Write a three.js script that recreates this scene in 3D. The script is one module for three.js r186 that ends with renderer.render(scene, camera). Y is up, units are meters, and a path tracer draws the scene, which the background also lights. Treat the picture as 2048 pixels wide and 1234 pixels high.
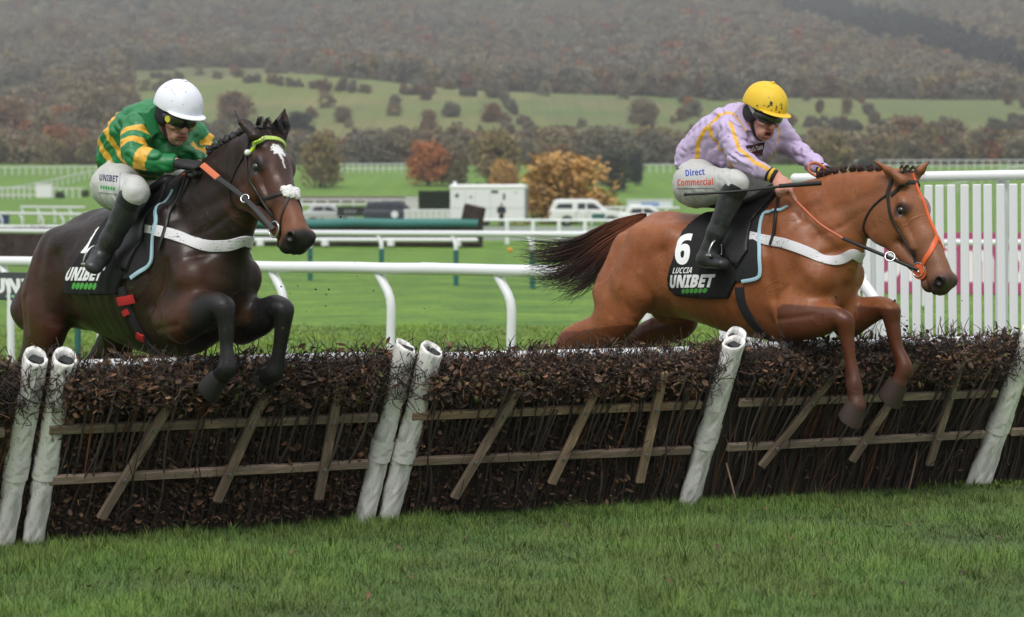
import * as THREE from 'three';
import { mergeGeometries, mergeVertices, toCreasedNormals } from 'three/addons/utils/BufferGeometryUtils.js';
import { createNoise3D } from 'simplex-noise';
import { RoundedBoxGeometry } from 'three/addons/geometries/RoundedBoxGeometry.js';

// ---------------------------------------------------------------- camera, sky, sun, exposure
const scene = new THREE.Scene();
const FPX = 4680, CX = 1024, CY = 617, HORIZON = 445, EYE = 1.6;         // lens, in pixels of a 2048 wide frame
const PITCH = Math.atan((CY - HORIZON) / FPX);
const camera = new THREE.PerspectiveCamera(2 * Math.atan(CY / FPX) * 180 / Math.PI, 2048 / 1234, 0.5, 6000);
camera.position.set(0, EYE, 0);
camera.rotation.x = -PITCH;
camera.filmGauge = 36;
camera.focus = 12.9;
camera.userData.fStop = 3.6;

const renderer = new THREE.WebGLRenderer({ antialias: true });
renderer.toneMapping = THREE.LinearToneMapping;
renderer.toneMappingExposure = 1.65;
renderer.shadowMap.enabled = true;

{ // overcast sky: an even grey-white cloud deck, three times as bright overhead as at the horizon
  const w = 256, h = 128, d = new Float32Array(w * h * 4);
  for (let j = 0; j < h; j++) {
    const el = ((j + 0.5) / h - 0.5) * Math.PI;
    for (let i = 0; i < w; i++) {
      const az = i / w * Math.PI * 2;
      const cloud = 1 + 0.05 * Math.sin(az * 3 + el * 5) + 0.04 * Math.sin(az * 7 - el * 9 + 1);
      const b = (el > 0 ? 0.42 * (1 + 2 * Math.sin(el)) / 1.6 : 0.16) * cloud, k = (j * w + i) * 4;
      d[k] = b * 0.97; d[k + 1] = b * 1.0; d[k + 2] = b * 1.06; d[k + 3] = 1;
    }
  }
  const sky = new THREE.DataTexture(d, w, h, THREE.RGBAFormat, THREE.FloatType);
  sky.mapping = THREE.EquirectangularReflectionMapping; sky.magFilter = THREE.LinearFilter; sky.needsUpdate = true;
  scene.background = sky; scene.environment = sky;
}
const sun = new THREE.DirectionalLight(new THREE.Color(1, 0.97, 0.92), 1.3);
sun.position.set(-5, 22, 4); sun.target.position.set(0, 0, -13);
sun.castShadow = true; sun.shadow.radius = 45;
Object.assign(sun.shadow.camera, { left: -12, right: 12, top: 12, bottom: -12, near: 1, far: 80 });
scene.add(sun, sun.target);
scene.fog = new THREE.FogExp2(new THREE.Color(0.84, 0.85, 0.87), 0.00024);

// ---------------------------------------------------------------- helpers
let seed = 12345;
const rnd = () => { seed = (seed * 1664525 + 1013904223) >>> 0; return seed / 4294967296; };
const rr = (a, b) => a + (b - a) * rnd();
const V = (x, y, z) => new THREE.Vector3(x, y, z);
const lerp = (a, b, t) => a + (b - a) * t;
const clamp = (x, a = 0, b = 1) => Math.min(b, Math.max(a, x));
const smooth = (a, b, x) => { const t = clamp((x - a) / (b - a)); return t * t * (3 - 2 * t); };
function hash3(x, y, z) { let h = (x * 374761393 + y * 668265263 + z * 2147483647) | 0; h = Math.imul(h ^ (h >>> 13), 1274126177); h ^= h >>> 16; return (h >>> 0) / 4294967296; }
function noise(x, y, z = 0) {                                            // value noise, -1..1
  const xi = Math.floor(x), yi = Math.floor(y), zi = Math.floor(z);
  let u = x - xi, v = y - yi, w = z - zi;
  u = u * u * (3 - 2 * u); v = v * v * (3 - 2 * v); w = w * w * (3 - 2 * w);
  const a = lerp(lerp(hash3(xi, yi, zi), hash3(xi + 1, yi, zi), u), lerp(hash3(xi, yi + 1, zi), hash3(xi + 1, yi + 1, zi), u), v);
  const b = lerp(lerp(hash3(xi, yi, zi + 1), hash3(xi + 1, yi, zi + 1), u), lerp(hash3(xi, yi + 1, zi + 1), hash3(xi + 1, yi + 1, zi + 1), u), v);
  return lerp(a, b, w) * 2 - 1;
}
const simplex = createNoise3D(rnd);
const fbm = (x, y, z = 0, o = 4) => { let s = 0, a = 0.5; for (let i = 0; i < o; i++) { s += a * noise(x, y, z); x = x * 2.03 + 11.3; y = y * 2.03 + 5.7; z = z * 2.03 + 3.1; a *= 0.5; } return s; };
function viewRay(px, py) {                                               // direction through a pixel of the photograph
  return V((px - CX) / FPX, -(py - CY) / FPX, -1).applyAxisAngle(V(1, 0, 0), -PITCH);
}
function at(px, py, depth) { const d = viewRay(px, py); return d.multiplyScalar(depth / -d.z).add(camera.position); }
const names = {};
function numbered(n) { const k = names[n] = (names[n] ?? -1) + 1; return k ? `${n}_${String(k).padStart(3, '0')}` : n; }
function tag(o, label, category, group, kind) {
  if (label) o.userData.label = label; if (category) o.userData.category = category; if (group) o.userData.group = group; if (kind) o.userData.kind = kind; return o;
}
function thing(name, label, category, pos = [0, 0, 0], turn = 0, group) {
  const g = new THREE.Group(); g.name = numbered(name); g.position.set(...pos); g.rotation.y = turn; scene.add(g); return tag(g, label, category, group);
}
function part(name, geo, mat, parent) {
  const m = new THREE.Mesh(geo, mat); m.name = parent ? name : numbered(name); m.castShadow = m.receiveShadow = true; (parent || scene).add(m); return m;
}
const std = (o) => new THREE.MeshStandardMaterial({ roughness: 0.8, ...o, color: o.color ? new THREE.Color(...o.color) : new THREE.Color(1, 1, 1) });
const phys = (o) => new THREE.MeshPhysicalMaterial({ roughness: 0.6, ...o, color: o.color ? new THREE.Color(...o.color) : new THREE.Color(1, 1, 1) });
function place(g, pos, rot = [0, 0, 0], sc = [1, 1, 1]) {
  return g.applyMatrix4(new THREE.Matrix4().compose(V(...pos), new THREE.Quaternion().setFromEuler(new THREE.Euler(...rot)), V(...sc)));
}
function bar(a, b, w, h, bev = 0.004) {                                   // a beam from a to b
  const d = b.clone().sub(a), L = d.length(), g = bev ? new RoundedBoxGeometry(L, h, w, 1, bev) : new THREE.BoxGeometry(L, h, w);
  const x = d.normalize(), z = x.clone().cross(V(0, 1, 0)); if (z.lengthSq() < 1e-6) z.set(0, 0, 1); z.normalize(); const y = z.clone().cross(x);
  return g.applyMatrix4(new THREE.Matrix4().makeBasis(x, y, z).setPosition(a.clone().add(b).multiplyScalar(0.5)));
}
function tube(pts, r, seg = 24, rad = 8, closed = false) {
  return new THREE.TubeGeometry(new THREE.CatmullRomCurve3(pts, closed, 'centripetal'), seg, r, rad, closed);
}
function rod(a, b, ra, rb = ra, rad = 8) {
  const d = b.clone().sub(a), g = new THREE.CylinderGeometry(rb, ra, d.length(), rad, 1);
  return g.applyQuaternion(new THREE.Quaternion().setFromUnitVectors(V(0, 1, 0), d.clone().normalize())).translate(...a.clone().add(b).multiplyScalar(0.5).toArray());
}
function noiseTex(fn, w = 512, h = 512, srgb = false) {
  const d = new Uint8Array(w * h * 4);
  for (let j = 0; j < h; j++) for (let i = 0; i < w; i++) { const c = fn(i / w, j / h), k = (j * w + i) * 4; d[k] = clamp(c[0]) * 255; d[k + 1] = clamp(c[1]) * 255; d[k + 2] = clamp(c[2]) * 255; d[k + 3] = 255; }
  const t = new THREE.DataTexture(d, w, h); t.magFilter = THREE.LinearFilter; t.wrapS = t.wrapT = THREE.RepeatWrapping; if (srgb) t.colorSpace = THREE.SRGBColorSpace; t.needsUpdate = true; return t;
}
const mixc = (a, b, t) => [a[0] + (b[0] - a[0]) * t, a[1] + (b[1] - a[1]) * t, a[2] + (b[2] - a[2]) * t];
const clock0 = Date.now(); const stage = (s) => console.log(s, ((Date.now() - clock0) / 1000).toFixed(1));
// ---------------------------------------------------------------- ground, hill
// height of the land by distance, from the level racecourse to the wooded hill; read off where its features show
const PROFILE = [[0, 0], [110, 0], [140, 0.75], [164, 1.32], [187, 1.6], [260, 3.1], [330, 5.2], [400, 9.4], [480, 12.8], [600, 20.0], [750, 33.5], [900, 48.5], [1100, 71], [1400, 111], [1700, 160], [2000, 217], [2400, 291], [2700, 330]];
function profile(d) { let i = 0; while (i < PROFILE.length - 2 && d > PROFILE[i + 1][0]) i++; const [a, b] = [PROFILE[i], PROFILE[i + 1]], [z, y] = [PROFILE[Math.max(0, i - 1)], PROFILE[Math.min(PROFILE.length - 1, i + 2)]], h = b[0] - a[0], t = clamp((d - a[0]) / h), p = (b[1] - z[1]) / (b[0] - z[0]) * h, q = (y[1] - a[1]) / (y[0] - a[0]) * h, v = a[1] + t * (p + t * (3 * (b[1] - a[1]) - 2 * p - q + t * (p + q - 2 * (b[1] - a[1])))); return d < 110 ? 0 : v; }
function landY(x, z) {
  const d = -z; if (d < 105) return 0; const k = smooth(450, 1000, d);
  return profile(d) + k * (9 * noise(x / 210, d / 260, 3) + 5 * noise(x / 90, d / 110, 7)) + 9 * Math.exp(-(((x + 95) / 70) ** 2) - ((d - 900) / 120) ** 2) * 1.1;
}
const land = (px, py, d) => { const p = at(px, py, d); return V(p.x, landY(p.x, p.z), p.z); };                            // standing on the land
const grassTex = noiseTex((u, v) => {
  const P = (f, s) => { const a = u * 6.28318, b = v * 6.28318; return fbm(Math.cos(a) * f + s, Math.sin(a) * f + Math.cos(b) * f, Math.sin(b) * f + s, 3); };
  const a = P(1.3, 2), b = P(7, 5), c = noise(u * 180, v * 180, 1), k = 0.82 + 0.20 * a + 0.22 * b + 0.14 * c; return [0.42 * k + 0.06 * a, 0.58 * k, 0.16 * k];
}, 512, 512, true);
{
  const xs = [], zs = []; for (let i = 0; i <= 120; i++) { const t = i / 120 * 2 - 1; xs.push(Math.sign(t) * (Math.abs(t) ** 1.6)); }
  const ds = []; for (let d = -40; d < 2700;) { ds.push(d); d += d < 100 ? 10 : d < 500 ? 8 : 16; }
  const pos = [], uv = [], col = [], ind = [], n = xs.length;
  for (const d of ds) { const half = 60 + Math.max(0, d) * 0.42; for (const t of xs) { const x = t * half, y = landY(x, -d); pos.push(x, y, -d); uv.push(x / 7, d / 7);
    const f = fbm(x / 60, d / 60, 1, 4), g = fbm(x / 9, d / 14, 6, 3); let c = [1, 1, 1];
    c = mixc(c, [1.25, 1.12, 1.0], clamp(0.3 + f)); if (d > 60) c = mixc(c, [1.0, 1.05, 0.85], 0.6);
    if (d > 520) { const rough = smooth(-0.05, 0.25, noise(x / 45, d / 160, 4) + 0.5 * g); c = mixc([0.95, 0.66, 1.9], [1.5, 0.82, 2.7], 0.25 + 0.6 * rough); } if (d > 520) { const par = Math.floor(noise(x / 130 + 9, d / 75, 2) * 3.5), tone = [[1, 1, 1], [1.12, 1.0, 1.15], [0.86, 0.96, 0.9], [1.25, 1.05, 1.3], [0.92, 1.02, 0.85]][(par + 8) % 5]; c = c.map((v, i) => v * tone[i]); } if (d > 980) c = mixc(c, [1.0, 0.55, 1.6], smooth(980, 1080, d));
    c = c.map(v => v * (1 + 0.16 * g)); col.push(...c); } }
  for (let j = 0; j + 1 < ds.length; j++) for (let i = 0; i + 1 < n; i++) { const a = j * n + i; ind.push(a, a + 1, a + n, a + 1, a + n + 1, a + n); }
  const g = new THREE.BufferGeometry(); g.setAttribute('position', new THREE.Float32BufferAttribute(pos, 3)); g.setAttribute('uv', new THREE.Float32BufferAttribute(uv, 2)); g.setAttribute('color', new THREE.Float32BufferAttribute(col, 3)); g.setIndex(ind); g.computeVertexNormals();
  const gm = part('ground', g, std({ map: grassTex, vertexColors: true, roughness: 0.95 })); gm.userData.kind = 'structure';
}
// turf: tufts of blades, dense in front, wider apart behind the hurdle
function tuft(n, h, w, spread) {
  const pos = [], ind = [], col = [];
  for (let i = 0; i < n; i++) {
    const a = rr(0, 6.283), r = spread * Math.sqrt(rnd()), x = Math.cos(a) * r, z = Math.sin(a) * r, b = rr(0, 6.283), l = h * rr(0.5, 1.1), lean = rr(0.15, 0.95), dx = Math.cos(b), dz = Math.sin(b), k = pos.length / 3, ww = w * rr(0.7, 1.2);
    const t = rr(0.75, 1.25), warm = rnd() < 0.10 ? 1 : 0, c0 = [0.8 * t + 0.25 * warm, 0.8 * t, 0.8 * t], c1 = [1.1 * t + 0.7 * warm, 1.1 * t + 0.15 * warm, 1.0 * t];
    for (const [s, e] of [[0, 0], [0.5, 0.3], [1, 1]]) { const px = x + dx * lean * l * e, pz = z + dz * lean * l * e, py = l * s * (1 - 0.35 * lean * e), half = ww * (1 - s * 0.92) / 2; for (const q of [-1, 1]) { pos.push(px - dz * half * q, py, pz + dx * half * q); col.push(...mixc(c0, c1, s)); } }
    ind.push(k, k + 1, k + 2, k + 1, k + 3, k + 2, k + 2, k + 3, k + 4, k + 3, k + 5, k + 4);
  }
  const g = new THREE.BufferGeometry(); g.setAttribute('position', new THREE.Float32BufferAttribute(pos, 3)); g.setAttribute('color', new THREE.Float32BufferAttribute(col, 3)); g.setIndex(ind); g.computeVertexNormals();
  const nn = g.attributes.normal; for (let i = 0; i < nn.count; i++) { const y = Math.abs(nn.getY(i)) + 0.9; const v = V(nn.getX(i), y, nn.getZ(i)).normalize(); nn.setXYZ(i, v.x, v.y, v.z); } return g;
}
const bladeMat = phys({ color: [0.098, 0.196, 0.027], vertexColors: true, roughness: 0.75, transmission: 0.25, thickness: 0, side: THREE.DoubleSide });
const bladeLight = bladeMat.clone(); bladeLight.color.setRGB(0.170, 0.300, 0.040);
function turf(name, label, variants, count, where, mat = bladeMat) {
  const per = Math.ceil(count / variants.length), o = new THREE.Group(); o.name = name; scene.add(o); tag(o, label, 'grass', null, 'stuff');
  variants.forEach((g, vi) => {
    const m = new THREE.InstancedMesh(g, mat, per); m.name = 'tufts'; m.userData.kind = 'stuff'; const M = new THREE.Matrix4(), c = new THREE.Color();
    for (let i = 0; i < per; i++) { const [x, z, s] = where(), n = fbm(x * 1.3, z * 1.3, 2, 3), f = fbm(x * 6, z * 6, 8, 2); M.compose(V(x, landY(x, z) - 0.002, z), new THREE.Quaternion().setFromEuler(new THREE.Euler(rr(-0.25, 0.25), rr(0, 6.28), rr(-0.25, 0.25))), V(s, s * clamp(1 + 0.9 * n + 0.5 * f, 0.45, 1.6), s)); m.setMatrixAt(i, M); const k = 0.95 + 0.6 * n; if (fbm(x * 0.9 + 40, z * 1.6, 4, 3) > 0.24) { c.setRGB(1.12, 0.92, 0.85); m.setColorAt(i, c); continue; } c.setRGB(k * (1 + 0.5 * f + 0.1), k * (1 + 0.12 * f), k * (0.9 + 0.3 * f)); m.setColorAt(i, c); }
    o.add(m);
  }); return o;
}
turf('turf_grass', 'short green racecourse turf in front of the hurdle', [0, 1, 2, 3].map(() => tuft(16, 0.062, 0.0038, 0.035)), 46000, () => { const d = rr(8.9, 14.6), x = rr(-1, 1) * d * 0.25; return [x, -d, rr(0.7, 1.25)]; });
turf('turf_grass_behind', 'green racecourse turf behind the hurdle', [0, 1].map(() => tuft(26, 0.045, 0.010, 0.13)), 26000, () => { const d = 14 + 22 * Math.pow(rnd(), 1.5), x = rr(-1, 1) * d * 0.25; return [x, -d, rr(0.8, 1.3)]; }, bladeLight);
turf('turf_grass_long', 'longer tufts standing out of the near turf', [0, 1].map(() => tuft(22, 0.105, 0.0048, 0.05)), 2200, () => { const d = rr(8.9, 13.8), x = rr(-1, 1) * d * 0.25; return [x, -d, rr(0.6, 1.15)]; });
stage('ground');
// ---------------------------------------------------------------- hurdle panels
const woodTex = noiseTex((u, v) => { const g = 0.5 + 0.5 * fbm(u * 3, v * 60 + fbm(u * 5, v * 4) * 4, 1, 3), s = fbm(u * 12, v * 12, 5, 3), k = 0.62 + 0.4 * g + 0.2 * s; return [0.68 * k, 0.60 * k, 0.535 * k]; }, 512, 256, true);
const woodMats = [[1, 1, 1], [1.15, 1.12, 1.1], [0.85, 0.82, 0.78], [1.2, 1.08, 0.92], [0.8, 0.76, 0.72]].map(c => std({ map: woodTex, color: c, roughness: 0.85 }));
const vinylTex = noiseTex((u, v) => { const s = fbm(u * 8, v * 5, 1, 4), f = fbm(u * 70, v * 50, 9, 3), d = smooth(0.12, 0.45, s) * 0.15 + (f > 0.40 ? 0.2 : 0), k = 1 - d; return [0.94 * k, 0.93 * k, 0.915 * k]; }, 512, 512, true);
const vinyl = std({ map: vinylTex, roughness: 0.55 }), whitePlastic = phys({ color: [0.80, 0.81, 0.83], roughness: 0.35 }), rubberDark = std({ color: [0.02, 0.021, 0.023], roughness: 0.7 }), boltMat = std({ color: [0.30, 0.31, 0.32], metalness: 0.7, roughness: 0.45 });
function boxUV(g) { const p = g.attributes.position, n = g.attributes.normal, u = []; for (let i = 0; i < p.count; i++) { const ax = Math.abs(n.getX(i)), ay = Math.abs(n.getY(i)), az = Math.abs(n.getZ(i)); if (ax > ay && ax > az) u.push(p.getZ(i), p.getY(i)); else u.push(p.getX(i), (ay > az ? p.getZ(i) : p.getY(i)) * 2); } g.setAttribute('uv', new THREE.Float32BufferAttribute(u, 2)); return g; }
function plank(len, h, w) { return boxUV(new RoundedBoxGeometry(len, h, w, 2, 0.004)); }
const leafGeo = (() => { // a curled dead leaf
  const pos = [], ind = []; for (let i = 0; i <= 3; i++) { const t = i / 3, w = 0.36 * Math.sin(Math.PI * clamp(t * 0.9 + 0.06)), b = 0.35 * t * t; for (const s of [-1, 0, 1]) pos.push(s * w, b + Math.abs(s) * 0.16, t); }
  for (let i = 0; i < 3; i++) for (const k of [0, 1]) { const a = i * 3 + k; ind.push(a, a + 1, a + 3, a + 1, a + 4, a + 3); }
  const g = new THREE.BufferGeometry(); g.setAttribute('position', new THREE.Float32BufferAttribute(pos, 3)); g.setIndex(ind); g.computeVertexNormals(); return g;
})();
const leafMat = phys({ roughness: 0.75, side: THREE.DoubleSide, transmission: 0.15, thickness: 0 });
const twigGeos = [0, 1, 2].map(() => { const pts = [V(0, 0, 0), V(rr(-0.03, 0.03), 0.3, rr(-0.03, 0.03)), V(rr(-0.06, 0.06), 0.65, rr(-0.05, 0.05)), V(rr(-0.1, 0.1), 1, rr(-0.08, 0.08))]; return tube(pts, 0.006, 7, 4); });
const twigMat = std({ roughness: 0.9 });
function fillInst(m, n, fn) { const M = new THREE.Matrix4(), c = new THREE.Color(); for (let i = 0; i < n; i++) { const [p, e, s, k] = fn(i); M.compose(p, new THREE.Quaternion().setFromEuler(e), s); m.setMatrixAt(i, M); c.setRGB(...k); m.setColorAt(i, c); } }
const sleeves = [0, 1, 2].map(v => { // quilted vinyl sleeve round a post: a hollow tube with creases, open at the top
  const R = 0.059, H = 1.09, n = 40, m = 60, pos = [], uv = [], ind = [];
  const rad = (a, t) => { const cr = 0.0065 * (1 - 2 * Math.abs(noise(Math.cos(a) * 1.4 + v * 9, t * 15 + a * 1.2, Math.sin(a) * 1.4))) * smooth(0, 0.1, t) * 0.8 + 0.003 * noise(Math.cos(a) * 2 + v, t * 6, Math.sin(a) * 2); return R * (1 + 0.07 * Math.cos(2 * a)) * (1 - 0.12 * (1 - t)) + cr; };
  for (let j = 0; j <= m + 8; j++) for (let i = 0; i <= n; i++) { const a = i / n * 6.28318, t = j <= m ? j / m : 1 - (j - m) * 0.014, r = j <= m ? rad(a, t) - (j === m ? 0.004 : 0) : rad(a, t) - 0.016, lip = 0.022 * Math.cos(a * 1 + v) * (t > 0.9 ? (t - 0.9) * 10 : 0); pos.push(Math.cos(a) * r, t * H + lip, Math.sin(a) * r); uv.push(i / n * 1.0 + v * 0.3, t * 1.6); }
  for (let j = 0; j < m + 8; j++) for (let i = 0; i < n; i++) { const a = j * (n + 1) + i; ind.push(a, a + n + 1, a + 1, a + 1, a + n + 1, a + n + 2); }
  const g = new THREE.BufferGeometry(); g.setAttribute('position', new THREE.Float32BufferAttribute(pos, 3)); g.setAttribute('uv', new THREE.Float32BufferAttribute(uv, 2)); g.setIndex(ind); g.computeVertexNormals(); return g;
});
// each panel leans forward, towards the landing side; x along the panel, y up its face, z out of its face
function panel(a, b, label, o = {}) {
  const d = b.clone().sub(a), len = d.length(), g = new THREE.Group(); g.name = numbered('hurdle_panel'); tag(g, label, 'hurdle', 'hurdle panels in a row'); scene.add(g);
  g.position.copy(a); g.rotation.order = 'YXZ'; g.rotation.y = -Math.atan2(d.z, d.x); g.rotation.x = 0.43; const T = o.top ?? 1.06;
  const m = (i) => woodMats[i % woodMats.length];
  for (const [x, v, dz, rot] of [[o.x0 ?? 0.10, 0, 0.0, 0.0], [len - (o.x1 ?? 0.10), 1, 0.0, 0]]) {
    const p = new THREE.Group(); p.name = 'padded_post'; p.position.set(x, -0.02, v === 0 && o.z0 !== undefined ? o.z0 : 0.075); p.rotation.z = -0.10 + rr(-0.02, 0.02); p.rotation.y = rr(0, 1); g.add(p);
    part('sleeve', sleeves[(v + (o.v || 0)) % 3], vinyl, p);
    part('foam_core', new THREE.CylinderGeometry(0.041, 0.038, 1.02, 24).translate(0, 0.53, 0), rubberDark, p);
    part('foam_pad', new RoundedBoxGeometry(0.05, 0.03, 0.075, 2, 0.01).rotateZ(0.3).translate(0.02, 1.055, 0.0), rubberDark, p);
    const ba = part('binding_tape', new THREE.CylinderGeometry(0.066, 0.065, 0.12, 28, 1, true).translate(0, 0.50, 0), vinyl, p); ba.scale.set(1.04, 1, 0.93);
  }
  // rails, vertical and diagonal braces, bolts
  const x0 = 0.16, x1 = len - 0.16, rails = o.rails || [0.42, 0.70];
  rails.forEach((y, i) => { const r = part('rail', plank(x1 - x0 + 0.10, 0.045, 0.028), m((o.v || 0) + i + (o.warm && i ? 3 - (o.v || 0) - i : 0)), g); r.position.set(len / 2, y, 0.092); r.rotation.z = rr(-0.006, 0.006); });
  const bolt = (x, y) => { const q = part('bolt', new THREE.CylinderGeometry(0.010, 0.012, 0.012, 8).rotateX(Math.PI / 2), boltMat, g); q.position.set(x, y, 0.137); };
  for (const [xa, ya, xb, yb] of o.braces) { const dx = xb - xa, dy = yb - ya, L = Math.hypot(dx, dy), r = part('brace', plank(L, 0.048, 0.026), m(2 + Math.floor(rnd() * 3)), g); r.position.set((xa + xb) / 2, (ya + yb) / 2, 0.120); r.rotation.z = Math.atan2(dy, dx); for (const y of rails) bolt(xa + dx * (y - ya) / dy, y); }
  const tr = part('top_rail', new THREE.CapsuleGeometry(0.035, len - 0.30, 6, 14).rotateZ(Math.PI / 2), whitePlastic, g); tr.position.set(len / 2, T - 0.045 + (o.tr || 0), -0.10);
  const lr = part('bottom_rail', plank(len - 0.2, 0.05, 0.03), m(2), g); lr.position.set(len / 2, 0.10, -0.06);
  // birch: upright stems, twigs and dead leaves
  const stem = new THREE.InstancedMesh(twigGeos[0], twigMat, 520), tw = new THREE.InstancedMesh(twigGeos[1], twigMat, 3400), lf = new THREE.InstancedMesh(leafGeo, leafMat, o.leaves || 9000);
  for (const [q, nm] of [[stem, 'birch_stems'], [tw, 'birch_twigs'], [lf, 'dead_leaves']]) { q.name = nm; q.userData.kind = 'stuff'; q.castShadow = q.receiveShadow = true; g.add(q); }
  fillInst(stem, 520, () => { const k = rr(0.5, 1.2), red = rnd(); return [V(rr(0.14, len - 0.14), -0.02, rr(-0.06, 0.05)), new THREE.Euler(rr(-0.05, 0.03), rr(0, 6.3), rr(-0.16, 0.16)), V(rr(0.5, 1.3), rr(0.75, 1.0), rr(0.5, 1.3)), red > 0.88 ? [0.20 * k, 0.085 * k, 0.045 * k] : [0.095 * k, 0.070 * k, 0.060 * k]]; });
  fillInst(tw, 3400, () => { const k = rr(0.4, 1.3), low = rnd() < 0.30, y = low ? rr(0.0, 0.6) : rr(T - 0.20, T - 0.01), s = low ? rr(0.12, 0.5) : rr(0.05, 0.16); return [V(low ? rr(0.15, len - 0.15) : rr(0.0, len), low ? Math.min(y, T - s * 0.9) : y, low ? rr(-0.09, 0.055) : rr(-0.10, 0.12)), new THREE.Euler(low ? rr(-0.2, 0.05) : rr(-0.9, 1.3), rr(0, 6.3), low ? rr(-0.6, 0.6) : rr(-1.3, 1.3)), V(rr(0.2, 0.5), s, rr(0.2, 0.5)), rnd() < 0.12 ? [0.15 * k, 0.07 * k, 0.04 * k] : [0.050 * k, 0.036 * k, 0.030 * k]]; });
  const dens = o.dens || (() => 1);
  fillInst(lf, o.leaves || 9000, () => {
    let x, y; do { x = rr(-0.03, len + 0.03); y = rnd() < 0.62 ? T - 0.19 * Math.pow(rnd(), 0.8) : rr(0.10, 0.9); } while (rnd() > (y > T - 0.20 ? 1 : dens(x / len, y)));
    const top = y > T - 0.18, end = x < 0.16 || x > len - 0.16, zz = top ? rr(-0.13, end ? 0.03 : 0.17) : rr(0.03, end ? 0.04 : 0.088), s = 0.009 + 0.024 * Math.pow(rnd(), 1.6), k = rr(0.3, 1.4), q = rnd(); const c = q < 0.10 ? [0.27, 0.165, 0.09] : q < 0.36 ? [0.18, 0.085, 0.043] : q < 0.39 && top ? [0.14, 0.15, 0.045] : [0.095, 0.052, 0.032];
    return [V(x, y + (top ? rr(-0.01, 0.045) : 0), zz), new THREE.Euler(rr(0, 6.3), rr(0, 6.3), rr(0, 6.3)), V(s * rr(0.7, 1.6), s * rr(0.6, 2.2), s * rr(0.9, 1.7)), c.map(v => v * k)];
  });
  // the packed brush behind: keeps daylight out
  const core = []; for (let i = 0; i < 70; i++) { const x = lerp(0.0, len, (i + 0.5) / 70), h = T - 0.10 + 0.05 * noise(i * 0.7, o.v || 0), wv = 0.02 * noise(i * 1.3, 4); core.push(new THREE.BoxGeometry(len / 70 * 1.5, h, 0.07 + wv).rotateY(rr(-0.5, 0.5)).translate(x, h / 2, -0.015 + 0.015 * noise(i * 0.9, 8))); }
  part('packed_brush', mergeGeometries(core), std({ color: [0.060, 0.044, 0.036], roughness: 1 }), g).userData.kind = 'stuff';
  return g;
}
{
  const gp = (px, py) => { const d = viewRay(px, py); return camera.position.clone().addScaledVector(d, -EYE / d.y); };
  const base = [gp(-640, 1133), gp(14, 1091), gp(735, 1045), gp(1372, 1010), gp(1940, 972), gp(2520, 940)];
  const back = V(-0.012, 0, -0.03);
  const leafy = (u, y) => 1, half = (u, y) => clamp(0.95 - 0.8 * u + 0.2 * (y > 0.7)), few = (u, y) => (y < 0.75 ? 0.06 : 0.3);
  panel(base[0], base[1].clone().add(V(0, 0, 0)), 'brush hurdle panel cut off by the left edge of the picture', { v: 0, x1: 0.045, top: 0.97, braces: [[0.5, 0.25, 0.75, 0.9], [1.0, 0.25, 1.15, 0.9]], dens: leafy });
  panel(base[1], base[2], 'brush hurdle panel below the dark bay horse', { v: 1, top: 0.985, x0: 0.10, x1: 0.065, braces: [[0.42, 0.20, 0.70, 0.86], [1.02, 0.26, 1.18, 0.86], [1.58, 0.24, 1.58, 0.93]], dens: leafy, leaves: 13600 });
  panel(base[2], base[3], 'brush hurdle panel in the middle, between the two horses', { v: 2, warm: true, top: 0.97, x0: 0.07, x1: 0.045, braces: [[0.42, 0.20, 0.68, 0.86], [0.98, 0.26, 1.14, 0.86], [1.52, 0.24, 1.52, 0.93]], dens: half, leaves: 11200 });
  panel(base[3], base[4], 'brush hurdle panel below the chestnut horse front hooves', { v: 0, top: 0.985, x0: 0.0, z0: 0.03, x1: 0.05, braces: [[0.35, 0.30, 0.74, 0.98], [0.98, 0.30, 1.24, 0.95], [1.56, 0.24, 1.56, 0.93]], dens: few, leaves: 8000 });
  panel(base[4], base[5], 'brush hurdle panel cut off by the right edge of the picture', { v: 1, top: 0.975, x0: 0.02, braces: [[0.28, 0.26, 0.5, 0.9], [1.0, 0.26, 1.15, 0.9]], dens: few, leaves: 6400 });
  // loose birch sticks standing at the foot
  [[1795, 985, 0.30, 0.22], [1975, 965, 0.34, -0.02], [1455, 1012, 0.25, -0.25]].forEach(([px, py, h, tilt], i) => { const p = gp(px, py).add(V(0.05, 0, 0.06)); const s = part('loose_stick', tube([p, p.clone().add(V(tilt * h * 0.5, h * 0.5, 0.015)), p.clone().add(V(tilt * h, h, -0.01))], 0.006, 8, 6), std({ color: [0.24, 0.16, 0.11] })); tag(s, ['bare birch stick leaning at the hurdle foot under the chestnut front hooves', 'pale straight birch stick at the foot of the hurdle beside the last white post', 'reddish birch stick beside the white post under the chestnut horse belly'][i], 'stick'); });
}
stage('hurdle');
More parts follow.
